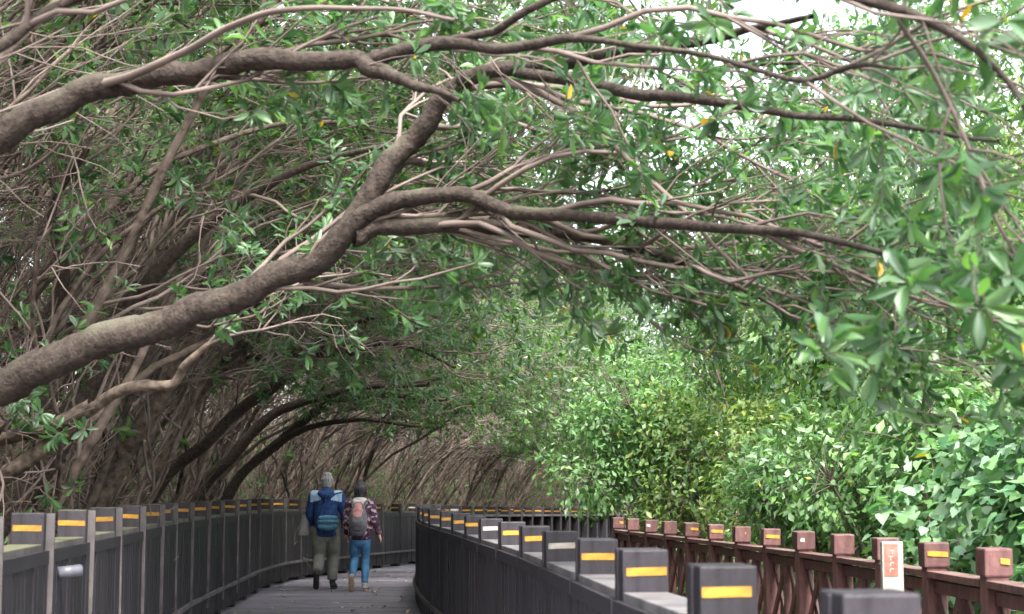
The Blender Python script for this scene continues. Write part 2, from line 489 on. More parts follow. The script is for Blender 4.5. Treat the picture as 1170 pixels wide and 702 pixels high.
def build_leaves(name, pos, axis, normal, length, width, tpl, mat, parent):
    pos, axis, normal = [np.asarray(v, float) for v in (pos, axis, normal)]
    axis = axis / np.linalg.norm(axis, axis=1, keepdims=True)
    side = np.cross(normal, axis)
    sn = np.linalg.norm(side, axis=1, keepdims=True); sn[sn < 1e-6] = 1
    side /= sn
    nrm = np.cross(axis, side)
    T, Q, Tr = tpl
    length = np.asarray(length).reshape(-1, 1, 1); width = np.asarray(width).reshape(-1, 1, 1) * np.random.default_rng(len(pos) + 1).uniform(.75, 1.2, (len(pos), 1, 1))
    V = pos[:, None, :] + axis[:, None, :] * (T[None, :, 0:1] * length) + side[:, None, :] * (T[None, :, 1:2] * width) + nrm[:, None, :] * (T[None, :, 2:3] * length * np.random.default_rng(len(pos)).uniform(-.4, 2.6, (len(pos), 1, 1)))
    n, k = len(pos), len(T)
    o = (np.arange(n) * k)[:, None, None]
    F = []
    if len(Q): F.append((Q[None] + o).reshape(-1, 4))
    if len(Tr): F.append((Tr[None] + o).reshape(-1, 3))
    me = mesh_np(name, V.reshape(-1, 3), F)
    return link(name, me, mat, parent) if parent is not None or mat is not None else me


def rosettes(tips, dirs, rg, n=(5, 9), length=(0.075, 0.115), incl=(35, 80), up=0.35):
    """leaf clusters round twig tips -> pos, axis, normal, length arrays."""
    tips, dirs = np.asarray(tips, float), np.asarray(dirs, float)
    dirs = dirs / np.linalg.norm(dirs, axis=1, keepdims=True)
    cnt = rg.integers(n[0], n[1] + 1, len(tips))
    idx = np.repeat(np.arange(len(tips)), cnt)
    d = dirs[idx].copy(); d[:, 2] += up; d /= np.linalg.norm(d, axis=1, keepdims=True)
    ref = np.where(np.abs(d[:, 2:3]) < .9, np.array([[0, 0, 1.0]]), np.array([[1.0, 0, 0]]))
    u = np.cross(d, ref); u /= np.linalg.norm(u, axis=1, keepdims=True)
    v = np.cross(d, u)
    ph = rg.uniform(0, 2 * np.pi, len(idx))
    inc = np.radians(rg.uniform(incl[0], incl[1], len(idx)))[:, None]
    rad = u * np.cos(ph)[:, None] + v * np.sin(ph)[:, None]
    ax = d * np.cos(inc) + rad * np.sin(inc)
    nm = d * np.sin(inc) - rad * np.cos(inc) + rg.normal(0, .25, ax.shape)
    ax[:, 2] -= rg.uniform(0, .35, len(idx))
    pos = tips[idx] - dirs[idx] * rg.uniform(0, .05, len(idx))[:, None] + ax * 0.012
    ln = rg.uniform(length[0], length[1], len(idx))
    return pos, ax, nm, ln


# ------------------------------------------------------------------ tubes
def tube_mesh(name, polys, twigs=()):
    """polys: list of (pts (n,3), radii (n,), sides)."""
    Vs, Fs, base, mi = [], [], 0, []
    for ti, (pts, rad, k) in enumerate(list(polys) + list(twigs)):
        pts = np.asarray(pts, float); rad = np.asarray(rad, float)
        n = len(pts)
        t = np.gradient(pts, axis=0)
        t /= np.linalg.norm(t, axis=1, keepdims=True) + 1e-9
        m = np.abs(t.mean(0))
        ref = np.zeros(3); ref[int(np.argmin(m))] = 1
        u = np.cross(t, ref); u /= np.linalg.norm(u, axis=1, keepdims=True) + 1e-9
        v = np.cross(t, u)
        a = np.arange(k) * 2 * np.pi / k
        if k >= 8:                                   # knobbly section for stout wood
            sd = int(abs(pts[0].sum()) * 1000) % 997
            rr = np.random.default_rng(sd)
            mod = 1 + 0.03 * rr.normal(size=(n, 1)) * np.ones((1, k)) + 0.035 * rr.normal(size=(n, k))
            mod += 0.05 * np.cos(2 * a[None, :] + 1.3)
        else:
            mod = np.ones((n, k))
        ring = pts[:, None, :] + (rad[:, None] * mod)[:, :, None] * (u[:, None, :] * np.cos(a)[None, :, None] + v[:, None, :] * np.sin(a)[None, :, None])
        Vs.append(ring.reshape(-1, 3))
        i = np.arange(n - 1)[:, None] * k; j = np.arange(k)[None, :]; j2 = (j + 1) % k
        Fs.append(np.stack([i + j, i + j2, i + k + j2, i + k + j], -1).reshape(-1, 4) + base)
        base += n * k
        mi.append(np.full(len(Fs[-1]), 1 if ti >= len(polys) else 0))
    return mesh_np(name, np.concatenate(Vs), [np.concatenate(Fs)], mat_idx=np.concatenate(mi) if len(twigs) else None)


def nrmz(v):
    v = np.asarray(v, float)
    return v / (np.linalg.norm(v) + 1e-9)


def walk(rg, p, d, L, r0, r1, n, trop, tw, noise):
    """a wandering branch; trop(p) gives the pull direction."""
    pts = [np.array(p, float)]; d = nrmz(d); st = L / n
    for _ in range(n):
        d = nrmz(d + tw * trop(pts[-1]) + rg.normal(0, noise, 3))
        pts.append(pts[-1] + d * st)
    return np.array(pts), r0 + (r1 - r0) * np.linspace(0, 1, n + 1) ** 0.8


def tangent(pts, f):
    x = f * (len(pts) - 1); i = min(int(x), len(pts) - 2); w = x - i
    return pts[i] * (1 - w) + pts[i + 1] * w, nrmz(pts[i + 1] - pts[i])


def rnd_dir(rg, d, ang):
    """a direction ang (radians) away from d."""
    r = rg.normal(size=3); r -= d * (r @ d); r = nrmz(r)
    return d * math.cos(ang) + r * math.sin(ang)


class Wood:
    """collects stout wood, twigs and leaf tips of one tree."""
    def __init__(self, rg): self.rg = rg; self.big = []; self.small = []; self.tips = []; self.dirs = []; self.ok = None

    def add(self, pts, rad):
        r = float(rad[0])
        if r > 0.022: self.big.append((pts, rad, 12 if r > 0.07 else 9 if r > 0.035 else 6))
        else: self.small.append((pts, rad, 5 if r > 0.009 else 4 if r > 0.005 else 3))

    def sub(self, pts, rad, lvl, spec, trop, fr=(0.25, 1.0)):
        """spawn children of a branch; spec[lvl] = (count, length range, angle range, pull, noise)."""
        rg = self.rg
        if lvl >= len(spec): return
        cnt, (l0, l1), (a0, a1), tw, nz, leaf_p = spec[lvl]
        c = int(cnt) if cnt == int(cnt) else int(cnt) + (rg.random() < cnt - int(cnt))
        for f in np.sort(rg.uniform(fr[0], fr[1], c)):
            p, d = tangent(pts, f)
            L = rg.uniform(l0, l1)
            rp = float(np.interp(f, np.linspace(0, 1, len(rad)), rad))
            r0 = min(rp * 0.75, 0.003 + 0.007 * L if lvl else 0.006 + 0.0075 * L)
            q, rr = walk(rg, p, rnd_dir(rg, d, R(rg.uniform(a0, a1))), L, r0, max(0.0022, r0 * 0.35), max(4, int(L * 5) + 2), trop, tw, nz)
            if self.ok is not None and not self.ok(q): continue
            self.add(q, rr)
            self.leafy(q, leaf_p)
            self.sub(q, rr, lvl + 1, spec, trop, (0.15, 1.0))

    def leafy(self, q, lp):
        rg = self.rg
        if callable(lp): lp = lp(q[-1])
        if rg.random() < lp:
            self.tips.append(q[-1]); self.dirs.append(q[-1] - q[-2])
            if rg.random() < 0.6 and len(q) > 3:
                k = len(q) - 2
                self.tips.append(q[k]); self.dirs.append(q[k] - q[k - 1] + rg.normal(0, .05, 3))


# ------------------------------------------------------------------ generic leaning trees (local +X is the lean)
def generic_tree(seed, stems, zt, reach, leaf_x=2.6, leaf_gain=0.8, bare=26, hang=3.1, droop=None):
    rg = np.random.default_rng(seed)
    W = Wood(rg)
    def trop_stem(p): return nrmz((1.0, 0, np.clip((zt - p[2]) * 0.55, -0.5, 1.3)))
    def trop(p):
        z_ = zt if droop is None else zt - droop * float(np.clip((p[0] - 3.2) / 2.2, 0, 1))
        return nrmz((1.0, 0, np.clip((z_ - p[2]) * 0.55, -0.7, 1.3)))
    def lp(p): return np.clip((p[0] - leaf_x) / 2.2, 0.03, 1) * leaf_gain + (0.35 if p[2] > zt + 0.4 else 0)
    # the walkway below the arch stays clear of branches
    W.ok = lambda q: not bool(np.any(((q[:, 0] > 1.7) & (q[:, 0] < (5.6 if droop is None else 4.2)) & (q[:, 2] < 2.2 + 0.25 * np.minimum(q[:, 0] - 1.7, 2.0))) | ((q[:, 0] >= (5.6 if droop is None else 4.2)) & (q[:, 2] < hang))))
    for s in range(stems):
        for _ in range(60):
            d = nrmz((0.85 + rg.uniform(-.3, .25), rg.uniform(-.35, .35), 0.95))
            r0 = rg.uniform(0.034, 0.064)
            pts, rad = walk(rg, (rg.uniform(-.25, .25), rg.uniform(-.25, .25), -0.35), d, reach * rg.uniform(.85, 1.1), r0, 0.018, 26, trop_stem, 0.10, 0.085)
            if W.ok(pts): break
        rad[:3] *= np.array([1.35, 1.18, 1.06])
        W.add(pts, rad)
        W.sub(pts, rad, 0, [(8 if droop is None else 13, (1.4, 3.0), (14, 48), 0.12 if droop is None else 0.24, 0.13, lp),
                            (6, (0.6, 1.5), (20, 60), 0.08, 0.17, lp),
                            (3.5, (0.22, 0.6), (25, 70), 0.04, 0.18, lp)], trop, (0.18, 1.0))
        # dead, bare twigs low on the stem
        W.sub(pts, rad, 0, [(bare * 0.3, (0.7, 1.9), (25, 90), 0.03, 0.2, 0.0), (3, (0.3, 0.8), (25, 80), 0.0, 0.22, 0.0)], trop, (0.04, 0.55))
    tm = tube_mesh('trunk', W.big, W.small)
    pos, ax, nm, ln = rosettes(W.tips, W.dirs, rg, (5, 8), (0.085, 0.14))
    cm = build_leaves('crown', pos, ax, nm, ln, ln * 0.40, LEAF_LITE, None, None)
    return tm, cm


VARS = [generic_tree(101, 1, 3.9, 7.4, leaf_gain=.8, leaf_x=2.4), generic_tree(102, 2, 4.4, 7.9, leaf_gain=.8, leaf_x=2.4), generic_tree(103, 2, 4.9, 8.3, leaf_gain=.85, leaf_x=2.2),
        generic_tree(111, 2, 3.5, 7.4, hang=1.7, leaf_x=2.0, leaf_gain=.9, droop=1.4), generic_tree(112, 2, 3.8, 7.8, hang=1.7, leaf_x=2.0, leaf_gain=.9, droop=1.6), generic_tree(113, 3, 4.2, 8.2, hang=1.9, leaf_x=2.2, leaf_gain=.9, droop=1.6),
        generic_tree(105, 2, 5.4, 6.6, leaf_x=1.2, leaf_gain=1.0), generic_tree(106, 3, 6.2, 7.0, leaf_x=0.8, leaf_gain=1.0), generic_tree(107, 3, 4.8, 6.2, leaf_x=1.5, leaf_gain=1.0),
        generic_tree(121, 2, 4.1, 7.6, hang=1.95, leaf_x=2.4, leaf_gain=.95, droop=2.3), generic_tree(122, 2, 4.3, 8.2, hang=1.95, leaf_x=2.4, leaf_gain=.95, droop=2.5),
        generic_tree(131, 2, 4.6, 9.6, hang=3.2, leaf_x=3.2, leaf_gain=1.0), generic_tree(132, 2, 5.2, 10.2, hang=3.2, leaf_x=3.2, leaf_gain=1.0),
        generic_tree(141, 2, 3.2, 5.6, leaf_x=3.4, leaf_gain=.5, bare=40), generic_tree(142, 2, 3.5, 6.0, leaf_x=3.4, leaf_gain=.5, bare=40)]
for tm, cm in VARS:
    tm.materials.append(M['bark_far']); tm.materials.append(M['twig']); cm.materials.append(M['leaf_far'])


def place_tree(v, x, y, rz, sc, label, group):
    t = thing('leaning_tree', label, 'tree', (x, y, ground_at(x, y)), rz, group, sc)
    for nm_, me in zip(('trunk', 'crown'), VARS[v]):
        link(nm_, me, None, t)
    return t


def left_frame(s):
    """point and path-side normal at arc length s of the left railing."""
    a = arclen(_LX)
    p = np.array([np.interp(s, a, _LX[:, k]) for k in range(2)])
    q = np.array([np.interp(s + 0.5, a, _LX[:, k]) for k in range(2)])
    t = nrmz(q - p)
    return p, np.array([t[1], -t[0]])


S0 = arclen(_LX)[1]           # arc length where the modelled railing begins (y = 2)
rt = random.Random(21)
s = S0 + 9.5
k = 0
while s < S0 + 74:
    p, n = left_frame(s)
    off = rt.uniform(1.5, 2.6)
    y_ = p[1]
    if y_ < 25: off += 1.2
    c = p - n * off
    y = c[1]
    if y < 24: lab, grp = 'slender leaning tree in the thicket behind the mossy railing, before the two walkers', 'leaning trees behind the near railing'
    elif y < 40: lab, grp = 'brown leaning tree arching over the walkway where the two walkers are heading', 'leaning trees at the bend'
    else: lab, grp = 'thin slanting tree in the dim tangle behind the farthest stretch of railing', 'leaning trees at the far end'
    place_tree(rt.randrange(3) + (0 if y < 23 else 3), c[0], c[1], math.atan2(n[1], n[0]) + rt.uniform(-.35, .35), rt.uniform(.85, 1.08), lab, grp)
    s += rt.uniform(1.3, 2.1) if y < 40 else rt.uniform(1.1, 1.8)
for j, y_ in enumerate((12.6, 14.2, 15.9, 17.6, 19.4, 21.5, 23.8)):
    p, n = left_frame(float(np.interp(y_, _LX[:, 1], arclen(_LX))))
    c = p - n * rt.uniform(2.2, 3.0)
    place_tree(9 + j % 2, c[0], c[1], math.atan2(n[1], n[0]) + rt.uniform(-.25, .25), rt.uniform(.95, 1.06), 'leaning tree by the left railing whose leafy ends hang low over the right railing', 'leaning trees with low hanging leaves')
for j, y_ in enumerate((13.2, 14.9, 16.2, 17.5, 18.6, 20.0, 21.2, 22.7, 24.1, 25.6, 27.2, 28.8, 30.6, 32.8, 35.0)):
    p, n = left_frame(float(np.interp(y_, _LX[:, 1], arclen(_LX))))
    c = p - n * rt.uniform(1.3, 2.3)
    place_tree(13 + j % 2, c[0], c[1], math.atan2(n[1], n[0]) + rt.uniform(-.3, .3), rt.uniform(.9, 1.08), 'slim bare-stemmed tree slanting right in the row close behind the left railing', 'slim slanting trees close behind the left railing')
for j, y_ in enumerate((9.8, 11.6, 13.4, 15.4, 17.8, 20.5)):
    p, n = left_frame(float(np.interp(y_, _LX[:, 1], arclen(_LX))))
    c = p - n * rt.uniform(3.0, 4.0)
    place_tree(11 + j % 2, c[0], c[1], math.atan2(n[1], n[0]) + rt.uniform(-.25, .25), rt.uniform(.95, 1.1), 'long reaching tree whose leafy roof spans the walkway behind the big forked limb', 'long reaching roof trees')
s = S0 + 5
while s < S0 + 72:
    p, n = left_frame(s)
    c = p - n * rt.uniform(3.2, 4.8)
    y = c[1]
    if y < 24: lab, grp = 'taller leafy tree standing deeper in the bank behind the near left railing', 'taller trees deep in the near bank'
    else: lab, grp = 'taller leafy tree standing deeper in the bank beyond the bend', 'taller trees deep in the far bank'
    place_tree(rt.choice((6, 7, 8)), c[0], c[1], math.atan2(n[1], n[0]) + rt.uniform(-.5, .5), rt.uniform(.95, 1.2), lab, grp)
    s += rt.uniform(2.0, 3.0)

for lo, hi, st_, sc0 in ((5.0, 7.2, (1.9, 2.8), 1.05), (8.0, 11.0, (2.2, 3.0), 1.25), (11.5, 16.0, (2.4, 3.2), 1.5)):
    s = S0 + 8
    while s < S0 + 76:
        p, n = left_frame(s)
        c = p - n * rt.uniform(lo, hi)
        if c[1] < 24: lab, grp = 'taller leafy tree standing deeper in the bank behind the near left railing', 'taller trees deep in the near bank'
        else: lab, grp = 'taller leafy tree standing deeper in the bank beyond the bend', 'taller trees deep in the far bank'
        place_tree(rt.choice((6, 7, 8)), c[0], c[1], math.atan2(n[1], n[0]) + rt.uniform(-.8, .8), sc0 * rt.uniform(.95, 1.2), lab, grp)
        s += rt.uniform(*st_)


def thicket_mesh(seed, w_, h_):
    """a dense tangle of bare leaning twigs with a few leaves."""
    rg = np.random.default_rng(seed)
    W = Wood(rg)
    W.ok = lambda q: not bool(np.any((q[:, 0] > 0.95) & (q[:, 2] < 2.4)))
    def trop(p): return nrmz((0.5, 0, 0.8))
    for _ in range(26):
        q, rr = walk(rg, (rg.uniform(-w_, w_), rg.uniform(-w_, w_), -.2), (rg.uniform(-.3, .5), rg.uniform(-.5, .5), 1.0), h_ * rg.uniform(.6, 1.15), rg.uniform(.010, .024), .005, 10, trop, .07, .13)
        if not W.ok(q): continue
        W.add(q, rr)
        W.sub(q, rr, 0, [(6, (.5, 1.3), (20, 70), .05, .18, .25), (3, (.2, .6), (20, 70), .0, .2, .3)], trop, (.1, 1))
    tm = tube_mesh('stems', W.big + W.small)
    pos, ax, nm, ln = rosettes(W.tips, W.dirs, rg, (4, 7), (0.06, 0.10))
    return tm, build_leaves('leaves', pos, ax, nm, ln, ln * .4, LEAF_LITE, None, None)


THK = [thicket_mesh(301, 1.0, 2.2), thicket_mesh(302, 1.2, 2.8), thicket_mesh(303, 0.9, 1.7)]
for a_, b_ in THK: a_.materials.append(M['twig_dark']); b_.materials.append(M['leaf_far'])
for lo, hi, st_ in ((1.3, 2.4, (1.2, 1.9)), (2.8, 5.0, (1.3, 2.1)), (5.5, 9.0, (1.7, 2.6))):
    s = S0 + 8
    while s < S0 + 74:
        p, n = left_frame(s)
        c = p - n * rt.uniform(lo, hi)
        nearby = c[1] < 25
        t = thing('thicket', 'tangled thicket of bare brown twigs under the trees behind the mossy railing' if nearby else 'tangled thicket of bare brown twigs under the dim trees beyond the walkers', 'thicket',
                  (c[0], c[1], ground_at(*c)), math.atan2(n[1], n[0]) + rt.uniform(-.6, .6), 'thickets behind the mossy railing' if nearby else 'thickets beyond the walkers', rt.uniform(.8, 1.15))
        k = rt.randrange(3)
        link('stems', THK[k][0], None, t); link('leaves', THK[k][1], None, t)
        s += rt.uniform(*st_)

# ------------------------------------------------------------------ traced trees near the camera
HERO_SPEC = None


def hero(label, base, limbs, seed, spec, leaf_len=(0.07, 0.112), fr=(0.2, 1.0), leaf_n=(6, 10), mat='bark', fine=True, front=None, thin=1.0, top_only=False):
    """limbs: list of traced polylines [(px, py, Y, diameter px), ...]; the first starts from the ground point base."""
    rg = np.random.default_rng(seed)
    W = Wood(rg)
    b = np.array([base[0], base[1], ground_at(*base)])
    root = thing('leaning_tree', label, 'tree', b)
    def clear(q):
        Y = np.maximum(q[:, 1], .5)
        px_ = CX + q[:, 0] / Y * F_PX
        lim = np.interp(px_, [0, 250, 420, 560, 720, 880, 1020, 1170], [540, 455, 400, 345, 410, 450, 480, 520])
        low = (Y < 10.5) & (q[:, 2] < CAM[2] + (HOR - lim) / F_PX * Y)
        inpath = (Y >= 9) & (q[:, 0] > at_y(LEFT[LEFT[:, 1] < 50], Y) - .05) & (q[:, 2] < 2.35)
        if front is not None and np.any(Y < np.interp(px_, front[0], front[1]) - 0.15): return False
        py_ = HOR - (q[:, 2] - CAM[2]) / Y * F_PX
        if top_only and np.any((px_ > 25) & (px_ < 880) & (py_ > 25)): return False
        if np.any((Y < 6.2) & (px_ > 330) & (px_ < 820)): return False
        return not bool(np.any(low | inpath))
    W.ok = clear
    def trop(p): return nrmz((1.0, 0.05 if front is not None and p[0] < 0.9 else -0.15, np.clip((2.9 - 0.5 * float(np.clip(p[0] - 0.3, 0, 1.2)) - p[2]) * 0.5, -0.6, 0.5)))
    for li, (from_ground, tr, f0) in enumerate(limbs):
        P = [pix(x, y, Y) for x, y, Y, dpx in tr]
        Rd = [thin * dpx * Y / F_PX / 2 for x, y, Y, dpx in tr]
        if from_ground:
            P = [b - (0, 0, 0.3)] + P; Rd = [Rd[0] * 1.3] + Rd
        P = np.array(P); Rd = np.array(Rd)
        C = catmull(np.column_stack([P, Rd]), 9)
        pts, rad = C[:, :3], np.maximum(C[:, 3], 0.003)
        jit = rg.normal(0, 0.028, pts.shape)
        jit = np.stack([np.convolve(np.pad(jit[:, k], 4, 'edge'), np.hanning(11)[1:-1] / np.hanning(11).sum(), 'valid') for k in range(3)], 1)
        pts = pts + jit * np.clip(rad / 0.08, .3, 1)[:, None]
        W.add(pts, rad)
        W.sub(pts, rad, 0, spec, trop, f0)
    link('trunk', tube_mesh('trunk', [(p - b, r, k) for p, r, k in W.big], [(p - b, r, k) for p, r, k in W.small]), [M[mat], M['twig']], root)
    if W.tips:
        pos, ax, nm, ln = rosettes(W.tips, W.dirs, rg, leaf_n, leaf_len)
        build_leaves('crown', pos - b, ax, nm, ln, ln * 0.37, LEAF_FINE if fine else LEAF_LITE, M['leaf'], root)
    return root


def leafR(p):      # leafier towards the right and the top
    x = 585 + p[0] / max(p[1], .5) * F_PX
    return float(np.interp(x, [0, 300, 500, 820, 1000], [0.6, 0.75, 0.7, 0.62, 0.85]))


SPEC_BIG = [(16, (0.8, 2.3), (12, 45), 0.14, 0.21, leafR), (7, (0.35, 1.0), (18, 55), 0.10, 0.22, leafR), (2.6, (0.15, 0.4), (25, 65), 0.04, 0.18, leafR)]
SPEC_LOW = [(11, (0.5, 1.5), (15, 60), 0.08, 0.18, 0.25), (5, (0.25, 0.7), (20, 70), 0.04, 0.2, 0.3), (3, (0.12, 0.3), (25, 70), 0.0, 0.2, 0.3)]

hero('big leaning tree whose stout brown trunk sweeps across the left and forks over the walkway', (-4.3, 9.6), [
    (True, [(-60, 470, 9.3, 56), (0, 446, 9.2, 54), (43, 421, 9.1, 52), (120, 391, 9.0, 50), (192, 368, 8.9, 46), (239, 352, 8.8, 44), (299, 324, 8.7, 40), (363, 299, 8.6, 38), (414, 243, 8.5, 40)], (0.45, 1.0)),
    (False, [(405, 252, 8.5, 34), (465, 230, 8.4, 26), (530, 223, 8.3, 24), (572, 239, 8.2, 22), (602, 246, 8.1, 20), (679, 249, 7.9, 18), (780, 257, 7.5, 17), (850, 262, 7.1, 14), (920, 268, 6.7, 12), (1000, 288, 6.2, 9), (1080, 312, 5.8, 6)], (0.12, 1.0)),
    (False, [(400, 270, 8.5, 30), (435, 262, 8.5, 27), (508, 258, 8.4, 25), (564, 261, 8.4, 22), (636, 267, 8.3, 18), (722, 282, 8.1, 15), (765, 295, 8.0, 12), (830, 320, 7.7, 9), (890, 352, 7.4, 6)], (0.15, 1.0)),
    (False, [(408, 250, 8.5, 38), (444, 190, 8.5, 34), (478, 150, 8.5, 32), (508, 111, 8.4, 28), (530, 96, 8.3, 26), (551, 84, 8.2, 24), (636, 71, 8.0, 23), (722, 58, 7.6, 20), (800, 47, 7.2, 15), (860, 33, 6.8, 11), (930, 22, 6.4, 8)], (0.1, 1.0)),
    (False, [(590, 82, 8.1, 20), (611, 85, 8.0, 19), (679, 98, 7.7, 20), (735, 109, 7.3, 20), (780, 113, 7.0, 18), (855, 124, 6.6, 15), (920, 132, 6.3, 12), (1005, 141, 5.9, 10), (1069, 150, 5.5, 8), (1140, 165, 5.1, 6)], (0.1, 1.0)),
], 11, SPEC_BIG, front=([0, 420, 700, 860, 1000, 1100], [9.2, 8.6, 8.0, 7.0, 5.6, 4.6]), thin=0.79)

hero('leaning tree whose long smooth limb crosses the upper left of the canopy', (-4.2, 7.2), [
    (True, [(-120, 250, 7.6, 48), (0, 157, 7.6, 44), (43, 128, 7.6, 42), (103, 102, 7.6, 38), (171, 89, 7.5, 36), (239, 79, 7.4, 34), (308, 70, 7.3, 32), (400, 71, 7.2, 28), (425, 77, 7.1, 26), (453, 90, 7.0, 20), (480, 101, 6.9, 14), (525, 112, 6.8, 7)], (0.3, 1.0)),
    (False, [(415, 74, 7.2, 22), (500, 52, 7.0, 22), (576, 54, 6.8, 18), (650, 44, 6.5, 14), (720, 52, 6.2, 10), (820, 66, 5.9, 9), (911, 92, 5.6, 9), (975, 75, 5.4, 9), (1035, 81, 5.2, 6)], (0.1, 1.0)),
    (False, [(120, 96, 7.5, 14), (205, 62, 7.2, 12), (260, 30, 6.9, 11), (330, 12, 6.6, 10), (420, 10, 6.3, 8), (520, 22, 6.0, 6)], (0.2, 1.0)),
], 12, SPEC_BIG, front=([0, 420, 700, 860, 1000, 1100], [7.6, 7.2, 6.5, 5.8, 5.0, 4.3]), thin=0.79)

hero('leaning tree with a pale crooked limb below the big sweeping trunk', (-4.6, 11.6), [
    (True, [(-50, 560, 11.6, 26), (0, 545, 11.5, 24), (64, 502, 11.4, 18), (107, 466, 11.2, 16), (150, 444, 11.0, 16), (197, 439, 10.9, 13), (210, 421, 10.8, 12), (228, 402, 10.7, 9), (262, 382, 10.6, 6)], (0.3, 1.0)),
    (False, [(-50, 512, 11.6, 22), (0, 501, 11.5, 20), (51, 489, 11.3, 18), (107, 464, 11.2, 17)], (0.2, 1.0)),
], 13, SPEC_LOW, thin=0.84, mat='bark_grey')

hero('leaning tree with a thick reddish trunk at the far left edge of the railing', (-4.35, 12.8), [
    (True, [(30, 560, 12.8, 46), (70, 500, 12.8, 40), (104, 430, 12.7, 34), (140, 360, 12.5, 28), (190, 300, 12.2, 22), (260, 240, 11.8, 16), (350, 190, 11.2, 11), (450, 165, 10.6, 7)], (0.35, 1.0)),
    (False, [(50, 530, 12.8, 26), (43, 404, 12.6, 22), (72, 322, 12.3, 18), (60, 240, 12.0, 12), (100, 170, 11.6, 8)], (0.4, 1.0)),
], 14, SPEC_LOW, thin=0.84)

hero('leaning tree with a straight broad mossy trunk rising behind the mossy railing', (-4.5, 15.0), [
    (True, [(111, 575, 15.0, 30), (141, 519, 15.0, 27), (171, 468, 14.9, 25), (215, 405, 14.7, 22), (280, 350, 14.4, 18), (350, 325, 14.0, 14), (450, 300, 13.4, 10), (560, 290, 12.8, 7)], (0.35, 1.0)),
], 15, SPEC_LOW, thin=0.84, mat='bark_grey')

hero('leaning tree with a dark crooked trunk and a pale side limb left of the walkers', (-4.55, 17.4), [
    (True, [(150, 578, 17.4, 18), (184, 528, 17.3, 17), (214, 468, 17.2, 16), (239, 425, 17.0, 16), (278, 393, 16.8, 17), (318, 362, 16.5, 14), (342, 332, 16.2, 9), (400, 310, 15.8, 6)], (0.25, 1.0)),
    (False, [(214, 468, 17.2, 12), (260, 420, 16.8, 10), (330, 400, 16.2, 8), (420, 396, 15.5, 5)], (0.3, 1.0)),
], 16, SPEC_LOW, thin=0.84, mat='bark_grey')

hero('leaning tree with a long olive trunk rising to a dark fork near the walkers', (-4.7, 19.6), [
    (True, [(175, 565, 19.6, 17), (239, 503, 19.4, 16), (265, 477, 19.3, 15), (308, 446, 19.1, 15), (338, 417, 18.9, 14), (352, 405, 18.8, 13), (400, 403, 18.5, 12), (430, 392, 18.3, 10), (475, 398, 18.0, 6), (520, 420, 17.7, 4)], (0.3, 1.0)),
    (False, [(338, 417, 18.9, 9), (356, 394, 18.7, 8), (400, 372, 18.3, 6), (470, 352, 17.7, 4)], (0.3, 1.0)),
], 17, SPEC_LOW, thin=0.84)

hero('leaning tree with a slim trunk just left of the grey-haired walker', (-4.75, 22.0), [
    (True, [(222, 575, 22, 14), (265, 519, 21.8, 13), (316, 472, 21.6, 11), (363, 455, 21.3, 9), (420, 442, 20.9, 7), (490, 440, 20.4, 5)], (0.3, 1.0)),
], 18, SPEC_LOW)
hero('leaning tree with a slim forked trunk rising right above the bend of the left railing', (-4.75, 24.0), [
    (True, [(261, 566, 24, 12), (308, 515, 23.8, 11), (363, 468, 23.5, 10), (385, 458, 23.3, 8), (440, 452, 22.8, 6), (510, 458, 22.2, 4)], (0.3, 1.0)),
    (False, [(308, 515, 23.8, 8), (350, 490, 23.5, 7), (410, 480, 23.0, 5), (480, 488, 22.4, 3)], (0.3, 1.0)),
], 19, SPEC_LOW)

def leafN(p):
    return float(np.interp(585 + p[0] / max(p[1], .5) * F_PX, [0, 300, 400, 850, 1000], [0.8, 0.7, 0.2, 0.2, 0.85]))


SPEC_NEAR = [(9, (0.5, 1.2), (15, 60), 0.10, 0.16, leafN), (4, (0.25, 0.6), (20, 60), 0.06, 0.18, leafN), (2, (0.1, 0.25), (25, 60), 0.0, 0.18, leafN)]
hero('nearest overhanging tree with large blurred leaves hanging in at the top', (-3.6, 4.6), [
    (True, [(-700, 250, 4.8, 100), (-300, 60, 4.8, 70), (0, -60, 4.9, 40), (250, -70, 4.9, 30), (480, -50, 4.9, 24), (700, -50, 4.8, 20), (900, -20, 4.7, 16), (1050, 20, 4.6, 12), (1150, 90, 4.5, 8), (1200, 200, 4.4, 5)], (0.45, 1.0)),
    (False, [(1010, 0, 4.7, 7), (1080, 110, 4.9, 6), (1130, 230, 4.8, 5), (1175, 330, 4.8, 4), (1200, 420, 4.8, 3)], (0.2, 1.0)),
    (False, [(-300, 60, 4.8, 30), (-120, 40, 5.4, 22), (-20, 60, 5.8, 16), (60, 10, 5.9, 12), (150, -20, 5.9, 8)], (0.3, 1.0)),
], 20, SPEC_NEAR, leaf_len=(0.085, 0.125), top_only=True)

